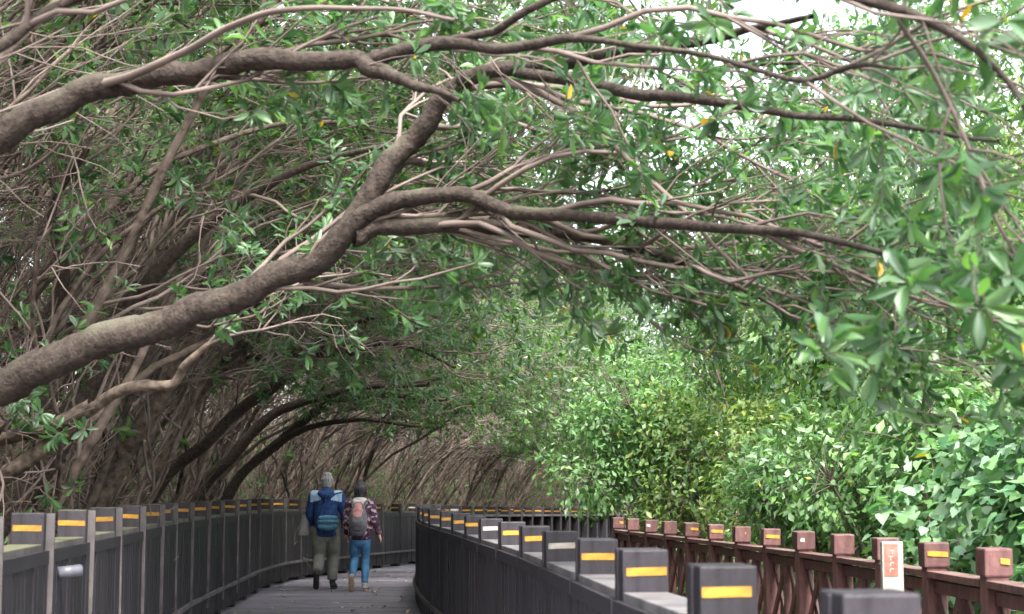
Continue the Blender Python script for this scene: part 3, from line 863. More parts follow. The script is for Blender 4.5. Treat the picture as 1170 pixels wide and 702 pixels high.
# ------------------------------------------------------------------ bushes and trees on the right
def bush_meshes(seed, w, h, n_clump, leaf, tpl, per=9, spread=0.2, wr=0.5, zlo=.18, lean=0.0):
    """a bush rooted at the origin: stems, and leafy sprays over an uneven, many-lobed volume."""
    rg = np.random.default_rng(seed)
    stems, pos, dirs = [], [], []
    lobes = []
    for _ in range(11):
        a = rg.uniform(0, 2 * np.pi); q = rg.uniform(0.15, 0.75)
        lobes.append((np.array([math.cos(a) * w * .5 * q, math.sin(a) * w * .5 * q, h * rg.uniform(zlo, .88) * (1 - .25 * q)]) - np.array([lean * rg.uniform(.2, 1), 0, 0]), rg.uniform(.16, .30) * w))
    for c, rr in lobes:
        m = int(n_clump / len(lobes))
        v = rg.normal(size=(m, 3)); v /= np.linalg.norm(v, axis=1, keepdims=True)
        rad = rr * (0.55 + 0.5 * rg.random(m) ** 0.6)
        p = c + v * rad[:, None] * np.array([1, 1, 1.05])
        keep = p[:, 2] > 0.02
        pos.append(p[keep]); dirs.append((v + np.array([0, 0, -.05]))[keep])
        mid = c * np.array([.4, .4, .5]) + rg.normal(0, .1, 3)
        ln = catmull([(0.0 + rg.uniform(-.2, .2), rg.uniform(-.2, .2), -.2), mid, c], 5)
        stems.append((ln, np.linspace(.03, .012, len(ln)), 6))
        for _ in range(10):
            e = c + nrmz(rg.normal(size=3)) * rr * rg.uniform(.7, 1.05)
            l2 = catmull([c * .8 + mid * .2, (c + e) / 2 + rg.normal(0, .05, 3), e], 4)
            stems.append((l2, np.linspace(.010, .003, len(l2)), 4))
    P_, D_ = np.concatenate(pos), np.concatenate(dirs)
    idx = np.repeat(np.arange(len(P_)), per)
    lp_ = P_[idx] + rg.normal(0, spread * .5, (len(idx), 3))
    ax = D_[idx] * 0.7 + rg.normal(0, .55, (len(idx), 3)); ax[:, 2] -= 0.35
    nm = D_[idx] * .6 + np.array([0, 0, .9]) + rg.normal(0, .35, (len(idx), 3))
    ln = rg.uniform(leaf * .65, leaf * 1.2, len(idx))
    fol = build_leaves('foliage', lp_, ax, nm, ln, ln * wr * 2 * .5, tpl, None, None)
    return tube_mesh('stems', stems), fol


BUSH = {
    'vine': bush_meshes(201, 2.6, 2.9, 680, 0.12, LEAF_HEART, per=8, wr=0.9),
    'vine_b': bush_meshes(202, 2.8, 3.3, 760, 0.115, LEAF_HEART, per=8, wr=0.9),
    'mid': bush_meshes(203, 2.8, 3.4, 680, 0.15, LEAF_LITE, per=7, wr=0.66),
    'small': bush_meshes(204, 2.8, 3.2, 760, 0.12, LEAF_LITE, per=8, wr=0.62),
    'lime': bush_meshes(205, 2.9, 3.6, 700, 0.14, LEAF_LITE, per=7, wr=0.6),
    'tall': bush_meshes(206, 4.2, 6.6, 1400, 0.15, LEAF_LITE, per=8, wr=0.55),
    'roof': bush_meshes(208, 4.6, 8.6, 1500, 0.13, LEAF_LITE, per=8, wr=0.5, zlo=.46),
    'arch': bush_meshes(207, 2.6, 4.8, 640, 0.14, LEAF_LITE, per=7, wr=0.6, zlo=.46, lean=1.3),
}
for k_, m_ in (('vine', 'leaf_vine'), ('vine_b', 'leaf_vine'), ('mid', 'leaf_bush'), ('small', 'leaf_bush'), ('lime', 'leaf_lime'), ('tall', 'leaf_lime'), ('arch', 'leaf_bush'), ('roof', 'leaf_far')):
    BUSH[k_][0].materials.append(M['twig']); BUSH[k_][1].materials.append(M[m_])


def bush(kind, x, y, label, sc=1.0, rz=0.0, group='bushes behind the red-brown railing', name='bush', cat='bush'):
    t = thing(name, label, cat, (x, y, ground_at(x, y) - 0.05), rz, group, sc)
    link('stems', BUSH[kind][0], None, t)
    link('foliage', BUSH[kind][1], None, t)
    return t


bush('vine', 4.55, 10.6, 'broad-leaved vine bush spilling over the right end of the red-brown railing', 1.0, 0.4)
bush('vine_b', 4.6, 12.8, 'large heart-leaved bush behind the white marker board', 1.0, 2.0)
bush('vine', 4.45, 14.8, 'dense dark-gapped bush with big leaves left of the white marker board', 0.95, 3.3)
bush('mid', 4.5, 16.8, 'blue-green bush with mixed leaves behind the middle red-brown posts', 1.0, 1.0)
bush('small', 4.2, 19.2, 'fine-leaved bright green bush bulging over the middle of the red-brown railing', 1.0, 4.0)
bush('small', 4.0, 21.8, 'fine-leaved bush next to the smallest red-brown posts', 1.0, 5.2)
bush('lime', 3.7, 24.4, 'yellow-green bush at the far end of the red-brown railing', 0.9, 0.7)
bush('lime', 3.3, 28.0, 'pale lime bush hanging over the far railing beneath the canopy', 1.0, 2.7)
bush('mid', 3.9, 31.5, 'shadowed green bush where the far railing disappears', 1.0, 4.4)
bush('arch', 3.0, 28.6, 'pale arching shrub whose leafy head reaches left over the far railing', 1.0, 0.15)
bush('arch', 3.3, 32.6, 'arching green shrub closing the tunnel above the far railing', 1.0, -0.25)
bush('arch', 4.0, 37.5, 'shaded arching shrub deepest over the far railing', 1.1, 0.0)
bush('vine_b', 6.2, 13.5, 'tall vine-draped bush in the second row above the white marker board', 1.35, 0.2)
bush('mid', 6.1, 17.5, 'tall mid-green bush in the second row above the middle red-brown posts', 1.35, 3.0)
bush('small', 5.8, 21.5, 'tall fine-leaved bush in the second row behind the bright green one', 1.35, 1.7)
bush('lime', 5.3, 26.0, 'tall yellow-green bush in the second row behind the yellow-green one', 1.4, 5.0)
for i, (x, y, sc, lab) in enumerate([
        (7.2, 24, 1.15, 'tall light green tree bush rising to the canopy gap on the right'),
        (5.4, 33, 1.15, 'pale tall tree bush glowing behind the canopy at the middle'),
        (9.0, 30, 1.3, 'wide pale tree bush behind the twig tangle at the right'),
        (8.0, 42, 1.35, 'distant pale tree bush beyond the end of the railing'),
        (12.0, 38, 1.4, 'distant light green tree bush far right behind the branches')]):
    bush('tall', x, y, lab, sc, i * 1.3, 'tall bushes beyond the bush wall', 'tall_bush')

for x, y, sc, lab in ((5.6, 19.5, 1.0, 'tall leafy tree standing behind the vine bushes at the right edge'), (5.3, 25.5, 1.02, 'tall leafy tree behind the bush wall under the broad canopy gap'), (4.6, 31.5, 1.1, 'tall leafy tree beyond the end of the red-brown railing'), (9.5, 36.0, 1.25, 'tall leafy tree far behind the bush wall on the right')):
    bush('roof', x, y, lab, sc, x * 2.1, 'tall trees behind the bush wall', 'leafy_tree', 'tree')
# ------------------------------------------------------------------ people
def blob(name, parts, voxel, mat, parent, smooth=3, paint=None, flat=()):
    """one continuous skin over overlapping tubes; a part is a list of (x, y, z, rx, ry) rings."""
    V, F, n = [], [], 0
    k = 14
    ang = np.arange(k) * 2 * np.pi / k
    for pi_, rings in enumerate(parts):
        cf = 0.18 if pi_ in flat else 1.0
        C = catmull(np.array(rings, float), 5)
        p, rx, ry = C[:, :3], np.maximum(C[:, 3], .002), np.maximum(C[:, 4], .002)
        t = np.gradient(p, axis=0); t /= np.linalg.norm(t, axis=1, keepdims=True) + 1e-9
        # rounded ends
        e0 = [(p[0] - t[0] * rx[0] * a * cf, c) for a, c in ((.92, .38), (.6, .8))]
        e1 = [(p[-1] + t[-1] * rx[-1] * a * cf, c) for a, c in ((.6, .8), (.92, .38))]
        pp = np.vstack([[e[0] for e in e0], p, [e[0] for e in e1]])
        fx = np.concatenate([[rx[0] * e[1] for e in e0], rx, [rx[-1] * e[1] for e in e1]])
        fy = np.concatenate([[ry[0] * e[1] for e in e0], ry, [ry[-1] * e[1] for e in e1]])
        tt = np.vstack([t[:1], t[:1], t, t[-1:], t[-1:]])
        m = np.abs(tt).max(0)
        ux = np.tile([1.0, 0, 0], (len(pp), 1)) if m[0] < .93 else np.tile([0, 0, 1.0], (len(pp), 1))
        ux = ux - tt * (ux * tt).sum(1, keepdims=True); ux /= np.linalg.norm(ux, axis=1, keepdims=True)
        uy = np.cross(tt, ux)
        ring = pp[:, None] + ux[:, None] * (fx[:, None] * np.cos(ang))[..., None] + uy[:, None] * (fy[:, None] * np.sin(ang))[..., None]
        L_ = len(pp)
        V.append(ring.reshape(-1, 3))
        i = np.arange(L_ - 1)[:, None] * k; j = np.arange(k)[None]; j2 = (j + 1) % k
        F.append(np.stack([i + j, i + j2, i + k + j2, i + k + j], -1).reshape(-1, 4) + n)
        caps = np.array([[n + a for a in range(k)][::-1], [n + (L_ - 1) * k + a for a in range(k)]])
        V.append(np.array([pp[0], pp[-1]])); c0 = n + L_ * k
        F.append(np.array([(caps[0][a], caps[0][(a + 1) % k], c0, c0) for a in range(k)]))
        F.append(np.array([(caps[1][a], caps[1][(a + 1) % k], c0 + 1, c0 + 1) for a in range(k)]))
        n += L_ * k + 2
    Fa = np.concatenate(F)
    tri = Fa[Fa[:, 2] == Fa[:, 3]][:, :3]; quad = Fa[Fa[:, 2] != Fa[:, 3]]
    me = mesh_np(name + '_raw', np.concatenate(V), [quad, tri])
    o = bpy.data.objects.new(name + '_raw', me); COL.objects.link(o)
    rm = o.modifiers.new('r', 'REMESH'); rm.mode = 'VOXEL'; rm.voxel_size = voxel; rm.use_smooth_shade = True
    if smooth:
        sm2 = o.modifiers.new('s', 'SMOOTH'); sm2.iterations = smooth; sm2.factor = 0.5
    dg = bpy.context.evaluated_depsgraph_get()
    out = bpy.data.meshes.new_from_object(o.evaluated_get(dg))
    bpy.data.objects.remove(o); bpy.data.meshes.remove(me)
    out.name = name
    out.materials.clear()
    for m_ in (mat if isinstance(mat, list) else [mat]): out.materials.append(m_)
    if paint:
        idx = [paint(p.center) for p in out.polygons]
        out.polygons.foreach_set('material_index', idx)
    out.polygons.foreach_set('use_smooth', [True] * len(out.polygons))
    return link(name, out, None, parent)


def cloth(name, a, b, scale=20, bump=0.4, rough=0.85):
    return surf_mat(name, a, b, rough=rough, scale=scale, bump=bump, bump_scale=18, spec=0.2)


M['skin'] = surf_mat('skin', (0.42, 0.24, 0.17), (0.5, 0.3, 0.22), rough=0.55, scale=12, bump=0)
M['hair_grey'] = surf_mat('grey_hair', (0.07, 0.066, 0.07), (0.40, 0.38, 0.39), rough=0.6, scale=11, stretch=(4, 4, 1.4), bump=0.7, bump_scale=60)
M['hair_dark'] = surf_mat('dark_hair', (0.008, 0.006, 0.008), (0.075, 0.058, 0.07), rough=0.42, scale=10, stretch=(4, 4, 0.8), bump=0.6, bump_scale=60)
M['navy'] = cloth('navy_cloth', (0.012, 0.030, 0.095), (0.03, 0.068, 0.19))
M['paleblue'] = cloth('pale_blue_cloth', (0.26, 0.40, 0.55), (0.38, 0.53, 0.66))
M['khaki'] = cloth('olive_trousers', (0.13, 0.13, 0.112), (0.22, 0.22, 0.195), scale=9, bump=0.7)
M['jeans'] = cloth('blue_denim', (0.03, 0.10, 0.22), (0.09, 0.24, 0.42), scale=7, bump=0.6)
M['black_shoe'] = surf_mat('black_shoe', (0.01, 0.01, 0.012), (0.03, 0.028, 0.03), rough=0.5)
M['sole'] = surf_mat('tan_sole', (0.25, 0.18, 0.13), (0.36, 0.28, 0.21), rough=0.8, scale=40)
M['sneaker'] = surf_mat('grey_sneaker', (0.16, 0.14, 0.15), (0.42, 0.40, 0.40), rough=0.7, scale=18)
M['teal'] = cloth('teal_bag_cloth', (0.045, 0.13, 0.21), (0.10, 0.22, 0.32))
M['grey_bag'] = cloth('grey_pack_cloth', (0.09, 0.085, 0.10), (0.17, 0.165, 0.18))
M['coral'] = cloth('coral_cloth', (0.40, 0.18, 0.17), (0.52, 0.28, 0.26))
M['pale_cloth'] = cloth('pale_cloth', (0.42, 0.38, 0.36), (0.58, 0.54, 0.52), scale=8)
M['grey_cloth'] = cloth('grey_cloth', (0.17, 0.155, 0.165), (0.30, 0.28, 0.29), scale=8)
mp_, nt_, out_ = new_mat('plum_print')
vo = N(nt_, 'ShaderNodeTexVoronoi'); vo.inputs['Scale'].default_value = 24
tc_ = N(nt_, 'ShaderNodeTexCoord'); nt_.links.new(tc_.outputs['Object'], vo.inputs['Vector'])
rp2 = ramp(nt_, [(0.0, (0.035, 0.013, 0.035)), (0.45, (0.085, 0.025, 0.06)), (0.62, (0.15, 0.06, 0.10)), (0.72, (0.36, 0.26, 0.29))], 'CONSTANT')
sp_ = N(nt_, 'ShaderNodeSeparateColor'); nt_.links.new(vo.outputs['Color'], sp_.inputs[0]); nt_.links.new(sp_.outputs[0], rp2.inputs[0])
pb_ = N(nt_, 'ShaderNodeBsdfPrincipled'); pb_.inputs['Roughness'].default_value = 0.85
nt_.links.new(rp2.outputs[0], pb_.inputs['Base Color']); nt_.links.new(pb_.outputs[0], out_.inputs[0])
M['plum'] = mp_


def hand(wr, d, side, sc=1.0):
    """palm, four bent fingers and a thumb hanging from the wrist wr along d (side: +1 right, -1 left; thumb forward)."""
    wr = np.array(wr, float); d = nrmz(d)
    fwd = np.array([0, 1.0, 0]); fwd = nrmz(fwd - d * (fwd @ d))
    inn = np.array([-side, 0, 0.0])
    P = []
    L = lambda *q: P.append([(*a, b, b) for a, b in q])
    P.append([(*(wr - d * .03), .024, .024), (*(wr + d * .03 * sc), .020, .033), (*(wr + d * .075 * sc), .018, .038)])
    for j, (off, ln) in enumerate(((.030, .068), (.010, .078), (-.010, .072), (-.029, .055))):
        a = wr + d * .08 * sc + fwd * off
        b = a + (d * .55 + fwd * off * 2 + inn * .10) * ln * .6
        c = b + (d * .8 + inn * .45) * ln * .5
        L((a, .0092), (b, .0085), (c, .0072))
    a = wr + d * .025 + fwd * .028
    b = a + d * .035 + fwd * .028 + inn * .008
    c = b + d * .035 + fwd * .006 + inn * .010
    L((a, .012), (b, .0105), (c, .008))
    return P


def person(label, loc, rz, S, J):
    """a walking figure; +y is forward. J holds the joints of the pose in metres for a 1.70 m figure."""
    root = thing('person', label, 'person', loc, rz, 'two walkers', S)
    hip, sh, neck, head = J['hip'], J['sh'], J['neck'], J['head']
    sw, hw = J['sw'], J['hw']
    parts = []
    torso = [(0, hip[1], hip[2] - .06, .13, .10), (0, hip[1], hip[2] + .06, .15, .105), (0, hip[1] + .02, hip[2] + .22, .135, .095), (0, sh[1], sh[2] - .16, .165, .11), (0, sh[1], sh[2] - .03, sw * .82, .085), (0, neck[1], neck[2] - .03, .075, .065)]
    parts.append(torso)
    parts.append([(0, neck[1], neck[2] - .07, .062, .06), (0, (neck[1] + head[1]) / 2, neck[2] + .05, .055, .057)])
    hx, hy, hz = head
    parts.append([(hx, hy + .010, hz - .085, .050, .060), (hx, hy + .005, hz - .04, .068, .083), (hx, hy - .005, hz + .02, .074, .092), (hx, hy - .008, hz + .05, .058, .074)])
    parts.append([(hx, hy + .088, hz + .012, .010, .010), (hx, hy + .108, hz - .025, .014, .012), (hx, hy + .098, hz - .034, .017, .01)])      # nose
    parts.append([(hx - .02, hy + .083, hz - .062, .008, .008), (hx + .02, hy + .083, hz - .062, .008, .008)])                                 # lips
    parts.append([(hx - .035, hy + .082, hz + .028, .009, .008), (hx + .035, hy + .082, hz + .028, .009, .008)])                               # brow
    for q in (-1, 1):
        parts.append([(hx + q * .080, hy - .012, hz - .045, .010, .014), (hx + q * .102, hy - .012, hz - .012, .013, .026)])                     # ears
    for q, nm_ in ((-1, 'l'), (1, 'r')):
        e, w_ = J['el' + nm_], J['wr' + nm_]
        s_ = (q * sw, sh[1], sh[2])
        parts.append([(q * sw * .7, sh[1], sh[2], .05, .05), (*s_, .05, .052), (*((np.array(s_) + e) / 2), .043, .045), (*e, .036, .037), (*((np.array(e) * .6 + np.array(w_) * .4)), .036, .036), (*w_, .026, .026)])
        parts += hand(w_, np.array(w_) - e, q)
        k_, a_ = J['kn' + nm_], J['an' + nm_]
        h_ = (q * hw, hip[1], hip[2])
        parts.append([(*h_, .088, .095), (*((np.array(h_) + k_) / 2), .076, .08), (*k_, .055, .058), (*(np.array(k_) * .62 + np.array(a_) * .38), .053, .056), (*a_, .036, .04)])
        t_ = J['to' + nm_]
        parts.append([(*(np.array(a_) + (0, -.03, -.035)), .032, .032), (*((np.array(a_) + t_) / 2 + (0, 0, -.01)), .036, .03), (*t_, .036, .022)])
    body = blob('body', parts, 0.0062, M['skin'], root, 2)
    body.name = 'body'
    return root


def grow_by(rings, g): return [(x, y, z, a + g, b + g) for x, y, z, a, b in rings]


def dress(root, J, jacket, trousers, shoes, sole, hair, hairmat, hem, paint=None, loose=1.0, cuff=0.0):
    hip, sh, neck, head, sw, hw = J['hip'], J['sh'], J['neck'], J['head'], J['sw'], J['hw']
    up = [[(0, hip[1], hem, .195 * loose, .155 * loose), (0, hip[1] - .005, hip[2] + .10, .20 * loose, .155 * loose), (0, hip[1], hip[2] + .26, .19 * loose, .145 * loose), (0, sh[1] - .01, sh[2] - .14, .205 * loose, .15), (0, sh[1] - .01, sh[2] - .02, sw * 1.02, .125), (0, neck[1] - .01, neck[2] - .03, .095, .09)]]
    for q, nm_ in ((-1, 'l'), (1, 'r')):
        e, w_ = np.array(J['el' + nm_]), np.array(J['wr' + nm_])
        s_ = np.array((q * sw, sh[1], sh[2]))
        up.append([(*(s_ * (.6, 1, 1)), .075, .08), (*s_, .078, .085), (*((s_ + e) / 2), .072, .076), (*e, .064, .068), (*((e + w_) / 2), .058, .06), (*(e * .08 + w_ * .92), .045, .048)])
    blob('jacket', up, 0.010, jacket, root, 3, paint, (0, 1, 2))
    lo = [[(0, hip[1], hip[2] + .08, .165, .125), (0, hip[1], hip[2] - .02, .172, .128), (0, hip[1], hip[2] - .10, .15, .11)]]
    for q, nm_ in ((-1, 'l'), (1, 'r')):
        k_, a_ = np.array(J['kn' + nm_]), np.array(J['an' + nm_])
        h_ = np.array((q * hw, hip[1], hip[2]))
        g_ = J.get('leg', 1.0)
        lo.append([(*h_, .102, .11), (*((h_ + k_) / 2), .09 * g_, .095 * g_), (*k_, .072 * g_, .077 * g_), (*((a_ + k_) / 2), .066 * g_, .072 * g_), (*(a_ * .93 + k_ * .07), .058 * g_, .066 * g_)])
    blob('trousers', lo, 0.009, trousers, root, 3, None, (1, 2))
    for q, nm_ in ((-1, 'l'), (1, 'r')):
        a_, t_ = np.array(J['an' + nm_]), np.array(J['to' + nm_])
        ax_ = nrmz(t_ - a_)
        dn = np.cross(np.array([1.0, 0, 0]), ax_) * -1
        if dn[2] > 0 and abs(ax_[2]) < .6: dn = -dn
        heel = J['he' + nm_]
        sh_ = blob('shoe', [[(*(np.array(heel) + (0, 0.0, .012)), .040, .034), (*((np.array(heel) + t_) / 2 + (a_ - heel) * .22), .045, .043), (*t_, .046, .03)], [(*(np.array(heel) * .7 + a_ * .3), .040, .038), (*(a_), .048, .05)]], 0.007, shoes, root, 2)
        so_ = blob('sole', [[(*(np.array(heel) + J['so' + nm_]), .041, .012), (*((np.array(heel) + t_) / 2 + J['so' + nm_]), .044, .012), (*(t_ + J['so' + nm_]), .047, .012)]], 0.006, sole, sh_, 1)
    blob('hair', hair, 0.008, hairmat, root, 2)


def foot_pose(J, nm_, x, heel, toe, ank):
    J['he' + nm_], J['to' + nm_], J['an' + nm_] = heel, toe, ank
    ax_ = nrmz(np.array(toe) - heel)
    dn = np.array([0, ax_[2], -ax_[1]])
    J['so' + nm_] = dn * 0.030


# man: right foot flat in front, left heel lifted behind
J1 = dict(hip=(0, 0, .92), sh=(0, .03, 1.39), neck=(0, .04, 1.47), head=(.005, .065, 1.60), sw=.195, hw=.092, leg=1.3,
          ell=(-.25, .06, 1.13), wrl=(-.235, .20, .94), elr=(.27, -.02, 1.12), wrr=(.285, .03, .89),
          knl=(-.10, .06, .49), knr=(.10, .12, .50))
foot_pose(J1, 'r', .1, (.105, .02, .045), (.125, .22, .035), (.10, .06, .11))
foot_pose(J1, 'l', -.1, (-.11, -.31, .235), (-.12, -.22, .055), (-.105, -.235, .245))
ym = 25.2
pm_ = pix(373, 560, ym)
man = person('grey-haired person in a navy and pale blue jacket and olive trousers, walking away', (pm_[0], ym, 0.004), R(2), 1.0, J1)
dress(man, J1, [M['navy'], M['paleblue']], M['khaki'], M['black_shoe'], M['black_shoe'],
      [[(.005, .040, 1.560, .086, .092), (.005, .050, 1.60, .095, .106), (.005, .055, 1.635, .096, .108), (.005, .057, 1.668, .080, .094)]], M['hair_grey'], .80,
      lambda c: 1 if (c.z > 1.30 + .22 * (.2 - abs(c.x)) and abs(c.x) > .075 and c.z < 1.47 and abs(c.x) < .235) else 0, .93)
blob('hood', [[(-.085, -.075, 1.425, .045, .05), (0, -.115, 1.385, .06, .055), (.085, -.075, 1.425, .045, .05)], [(0, -.10, 1.42, .05, .04), (0, -.135, 1.31, .028, .022)], [(-.06, 0, 1.46, .035, .06), (0, -.05, 1.465, .04, .035), (.06, 0, 1.46, .035, .06)]], .009, M['navy'], man, 3)

J2 = dict(hip=(0, 0, .93), sh=(0, .03, 1.37), neck=(0, .05, 1.46), head=(0, .08, 1.59), sw=.17, hw=.085, leg=.93,
          ell=(-.215, .0, 1.10), wrl=(-.215, .11, .88), elr=(.25, -.05, 1.10), wrr=(.315, -.02, .885),
          knl=(-.085, .09, .51), knr=(.085, .10, .50))
foot_pose(J2, 'r', .1, (.085, .00, .045), (.105, .20, .035), (.08, .035, .11))
foot_pose(J2, 'l', -.1, (-.09, -.29, .235), (-.095, -.20, .05), (-.085, -.215, .245))
yw = 24.7
pw_ = pix(411.5, 560, yw)
woman = person('dark-haired person in a plum patterned jacket and blue jeans, walking away', (pw_[0], yw, 0.004), R(-2), 0.925, J2)
dress(woman, J2, M['plum'], M['jeans'], M['sneaker'], M['sole'],
      [[(0, .055, 1.475, .094, .075), (0, .062, 1.54, .108, .102), (0, .066, 1.60, .108, .114), (0, .070, 1.635, .102, .112), (0, .072, 1.665, .082, .094)], [(0, .03, 1.46, .075, .04), (0, .02, 1.50, .08, .06)]], M['hair_dark'], .83, None, 0.95)
blob('hood', [[(-.08, -.06, 1.40, .05, .05), (0, -.105, 1.365, .062, .055), (.08, -.06, 1.40, .05, .05)], [(-.07, .0, 1.44, .035, .05), (0, -.06, 1.44, .04, .035), (.07, .0, 1.44, .035, .05)]], .009, M['pale_cloth'], woman, 3)


def world_of(root, p):
    S = root.scale[0]; a = root.rotation_euler[2]
    x, y, z = np.array(p) * S
    return (root.location[0] + x * math.cos(a) - y * math.sin(a), root.location[1] + x * math.sin(a) + y * math.cos(a), root.location[2] + z)


# teal shoulder bag on the grey-haired walker
bagp = np.array((.045, -.235, 1.0))
bag = thing('shoulder_bag', 'teal shoulder bag hanging at the back of the navy jacket', 'bag', world_of(man, bagp), R(2))
blob('bag_body', [[(-.105, .01, -.065, .05, .05), (0, 0, -.075, .055, .055), (.105, .01, -.065, .05, .05)], [(-.11, .01, .055, .04, .045), (0, 0, .06, .045, .05), (.11, .01, .055, .04, .045)], [(-.115, .01, 0, .05, .05), (0, -.005, 0, .06, .06), (.115, .01, 0, .05, .05)]], .008, M['teal'], bag, 2)
blob('flap', [[(-.12, -.03, .062, .022, .012), (0, -.05, .062, .024, .012), (.12, -.03, .062, .022, .012)], [(-.12, -.045, .01, .02, .008), (0, -.062, .01, .02, .008), (.12, -.045, .01, .02, .008)]], .006, M['teal'], bag, 1)
st = catmull([(-.12, .03, .08), (-.06, .07, .25), (.08, .07, .40), (.19, .12, .44)], 8)
link('strap', tube_mesh('strap', [(st, np.full(len(st), .012), 6)]), M['navy'], bag)
# grey cloth carried over the left arm
gc = thing('folded_cloth', 'grey cloth hanging from the left arm of the person in navy', 'cloth', world_of(man, (-.325, .10, .90)), R(2))
blob('cloth_drape', [[(.0, 0, .20, .040, .05), (-.005, 0, .10, .055, .055), (-.02, 0, -.02, .070, .05), (-.02, .0, -.10, .078, .045)], [(.03, .02, .16, .03, .05), (.02, .03, 0, .045, .045), (.02, .03, -.075, .045, .04)]], .008, M['grey_cloth'], gc, 1, None, (0, 1))
# backpack
bp_ = thing('backpack', 'small grey backpack with a coral top flap on the plum jacket', 'backpack', world_of(woman, (0, -.20, 1.16)), R(-2))
blob('pack_body', [[(0, -.02, -.15, .13, .06), (0, -.03, -.08, .14, .075), (0, -.025, .05, .13, .07), (0, -.01, .14, .095, .05)]], .008, M['grey_bag'], bp_, 2)
blob('front_pocket', [[(0, -.085, -.12, .085, .03), (0, -.10, -.06, .09, .035), (0, -.09, .0, .08, .028)]], .007, M['grey_bag'], bp_, 1)
blob('top_flap', [[(-.05, -.065, .10, .03, .02), (0, -.075, .10, .05, .022), (.05, -.065, .10, .03, .02)], [(0, -.085, .055, .07, .018), (0, -.04, .165, .06, .025)]], .007, M['coral'], bp_, 1)
for q in (-1, 1):
    st = catmull([(q * .08, -.02, .14), (q * .105, .08, .235), (q * .115, .20, .22), (q * .12, .30, .05)], 7)
    link('strap', tube_mesh('strap', [(st, np.full(len(st), .017), 6)]), M['grey_bag'], bp_)
    st = catmull([(q * .12, -.02, -.13), (q * .185, .06, -.16), (q * .2, .16, -.12)], 6)
    link('lower_strap', tube_mesh('lower_strap', [(st, np.full(len(st), .009), 5)]), M['coral'], bp_)

# ------------------------------------------------------------------ small things
mk = pix(1022, 620, 10.6)
mz = ground_at(mk[0], 10.6)
top_m = pix(1022, 619, 10.6)[2]
mb = thing('marker_post', 'white marker board with a faded red upper half beside the red-brown railing', 'sign', (mk[0] - 0.02, 10.6, mz), R(6))
b = Boxes(); H_ = top_m - mz
b.box((0, 0, H_ / 2 - .1), (.068, 0, 0), (0, .022, 0), (0, 0, H_ / 2 + .1))
M['marker_white'] = surf_mat('marker_white', (0.20, 0.178, 0.155), (0.34, 0.31, 0.28), rough=0.6, scale=7, bump=0.2)
M['marker_red'] = surf_mat('marker_red', (0.24, 0.06, 0.038), (0.31, 0.13, 0.10), rough=0.6, scale=22, bump=0.1)
link('board', b.mesh('board', .004), M['marker_white'], mb)
b = Boxes(); b.box((-.012, -.0235, H_ - .115), (.045, 0, 0), (0, .0015, 0), (0, 0, .10))
link('red_panel', b.mesh('red_panel'), M['marker_red'], mb)
b = Boxes()
for i in range(4):
    b.box((-.012 + r2.uniform(-.008, .008), -.0262, H_ - .055 - i * .038), (r2.uniform(.010, .022), 0, 0), (0, .0008, 0), (0, 0, .004))
    b.box((-.012 + r2.uniform(-.01, .01), -.0262, H_ - .068 - i * .038), (.004, 0, 0), (0, .0008, 0), (0, 0, .009))
link('faded_marks', b.mesh('faded_marks'), M['marker_white'], mb)

# little lamp on the left railing
c0, t0, n0, z0 = LP[5]
i0 = min(range(len(LP)), key=lambda i: abs(LP[i][0][1] - 9.2))
c0, t0, n0, z0 = LP[i0]
lp0 = c0 + n0 * 0.12 + t0 * 0.25
lamp = thing('rail_lamp', 'small pale cylindrical lamp fixed to the inside of the mossy railing', 'lamp', (lp0[0], lp0[1], z0 - 0.33), math.atan2(n0[1], n0[0]) + 0.5)
M['lamp_grey'] = surf_mat('lamp_grey', (0.06, 0.06, 0.075), (0.13, 0.13, 0.155), rough=0.35, bump=0.05, scale=12)
link('lamp_body', tube_mesh('lamp_body', [(np.array([(-.001, 0, 0), (0, 0, 0), (.13, 0, .012), (.131, 0, .012)]), np.array([.001, .031, .031, .002]), 12)]), M['lamp_grey'], lamp)
b = Boxes(); b.box((.06, -(-.035) * 1.0, .0), (.015, 0, 0), (0, .035, 0), (0, 0, .015)); link('bracket', b.mesh('bracket'), M['rail'], lamp)

# fallen leaves on the deck
M['dry_leaf'] = surf_mat('dry_leaf', (0.34, 0.24, 0.16), (0.62, 0.55, 0.47), rough=0.7, scale=8, bump=0, rnd=0.4)
fl = build_leaves('fallen_leaf', [(-.05, 0, 0.012)], [(1, 0, 0)], [(0, 0, 1)], [0.10], [0.045], LEAF_FINE, None, None)
fl.materials.append(M['dry_leaf'])
for i in range(95):
    y = 19.5 + 14 * rt.random() ** 1.2
    f = rt.uniform(.06, .94) ** 1.0
    x = at_y(LEFT[LEFT[:, 1] < 45], y) * (1 - f) + at_y(RIGHT[RIGHT[:, 1] < 45], y) * f
    o = link('fallen_leaf', fl, None, None)
    o.location = (x, y, float(deck_z(y)) + 0.006)
    o.rotation_euler = (R(rt.uniform(-12, 12)), R(rt.uniform(-12, 12)), rt.uniform(0, 6.28))
    o.scale = (rt.uniform(.7, 1.2),) * 3
    tag(o, 'small pale fallen leaf lying on the dark deck planks', 'leaf', 'fallen leaves on the deck')

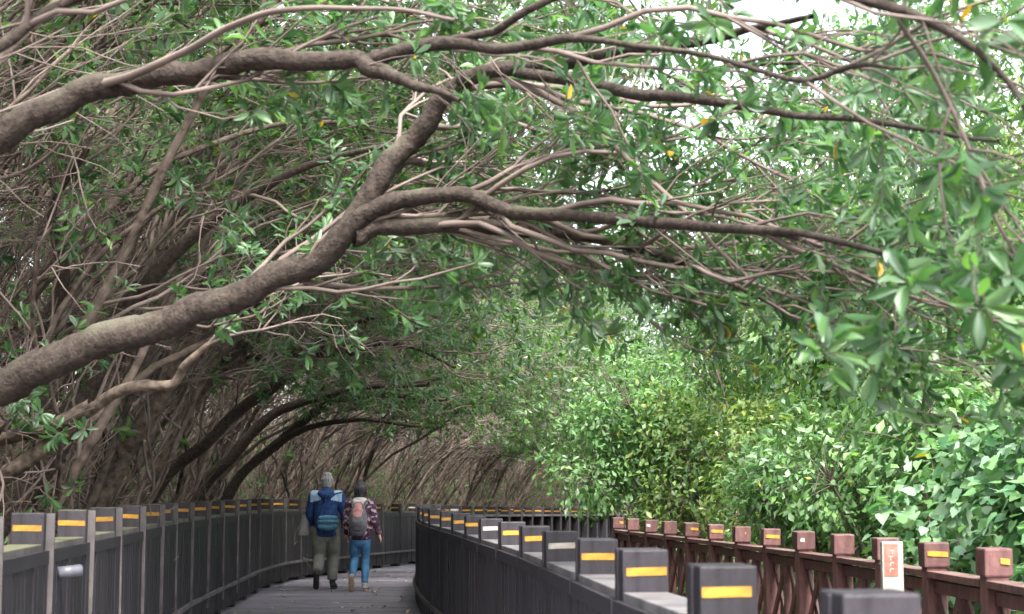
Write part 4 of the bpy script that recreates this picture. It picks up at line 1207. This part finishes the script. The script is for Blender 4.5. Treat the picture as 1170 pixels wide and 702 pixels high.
# low weeds along the bank and between the railings: nobody could count them
rgw = np.random.default_rng(9)
wp, wn = [], 0
ys = rgw.uniform(4, 60, 5200)
side_ = rgw.random(len(ys))
xs = np.where(side_ < .55, at_y(_LX, ys) - 0.35 - rgw.exponential(1.6, len(ys)), np.where(side_ < .75, at_y(RIGHT, np.minimum(ys, 30)) + .3 + rgw.random(len(ys)) * 1.8, at_y(RED, np.minimum(ys, 26)) + .2 + rgw.exponential(.8, len(ys))))
keep = ~((xs > at_y(_LX, ys) - .3) & (xs < at_y(_LX, ys) + 2.9))
xs, ys = xs[keep], ys[keep]
zs = ground_z(xs, ys)
pos = np.stack([xs, ys, zs], 1)
pos[:, 2] += rgw.uniform(0.02, .45, len(xs)) ** 1.3
d_ = rgw.normal(0, .35, pos.shape); d_[:, 2] += 1
pp, ax, nm, ln = rosettes(pos, d_, rgw, (4, 8), (.07, .16), (30, 80), .3)
wd = build_leaves('undergrowth', pp, ax, nm, ln, ln * .38, LEAF_LITE, M['leaf'], None)
tag(wd, kind='stuff')

# ------------------------------------------------------------------ world and sun
w = bpy.data.worlds.new('World'); scene.world = w
w.use_nodes = True
nt = w.node_tree; nt.nodes.clear()
wo = nt.nodes.new('ShaderNodeOutputWorld'); bg = nt.nodes.new('ShaderNodeBackground')
sky = nt.nodes.new('ShaderNodeTexSky'); sky.sky_type = 'NISHITA'; sky.sun_disc = False
SUN_EL, SUN_ROT = R(56), R(165)
sky.sun_elevation = SUN_EL; sky.sun_rotation = SUN_ROT
sky.air_density = 1.0; sky.dust_density = 4.0; sky.ozone_density = 1.0
hs = nt.nodes.new('ShaderNodeHueSaturation'); hs.inputs['Saturation'].default_value = 0.35
nt.links.new(sky.outputs[0], hs.inputs['Color']); nt.links.new(hs.outputs[0], bg.inputs['Color'])
bg.inputs['Strength'].default_value = 0.15
nt.links.new(bg.outputs[0], wo.inputs[0])
sd = bpy.data.lights.new('sun', 'SUN'); sd.energy = 2.0; sd.angle = R(14); sd.color = (1, 0.97, 0.92)
so = bpy.data.objects.new('sun', sd); COL.objects.link(so)
# Sky Texture: rotation measured clockwise from +Y
sv = Vector((math.sin(SUN_ROT) * math.cos(SUN_EL), math.cos(SUN_ROT) * math.cos(SUN_EL), math.sin(SUN_EL)))
so.rotation_euler = sv.to_track_quat('Z', 'Y').to_euler()

scene.render.engine = 'CYCLES'
scene.view_settings.view_transform = 'Standard'
scene.view_settings.look = 'None'
scene.view_settings.gamma = 1
scene.view_settings.use_curve_mapping = False
scene.view_settings.exposure = 2.55
cy = scene.cycles
cy.use_denoising = True
cy.denoiser = 'OPENIMAGEDENOISE'
cy.max_bounces = 8; cy.diffuse_bounces = 5; cy.glossy_bounces = 3; cy.transmission_bounces = 5
cy.sample_clamp_indirect = 8
cy.use_adaptive_sampling = True
cy.adaptive_threshold = 0.015
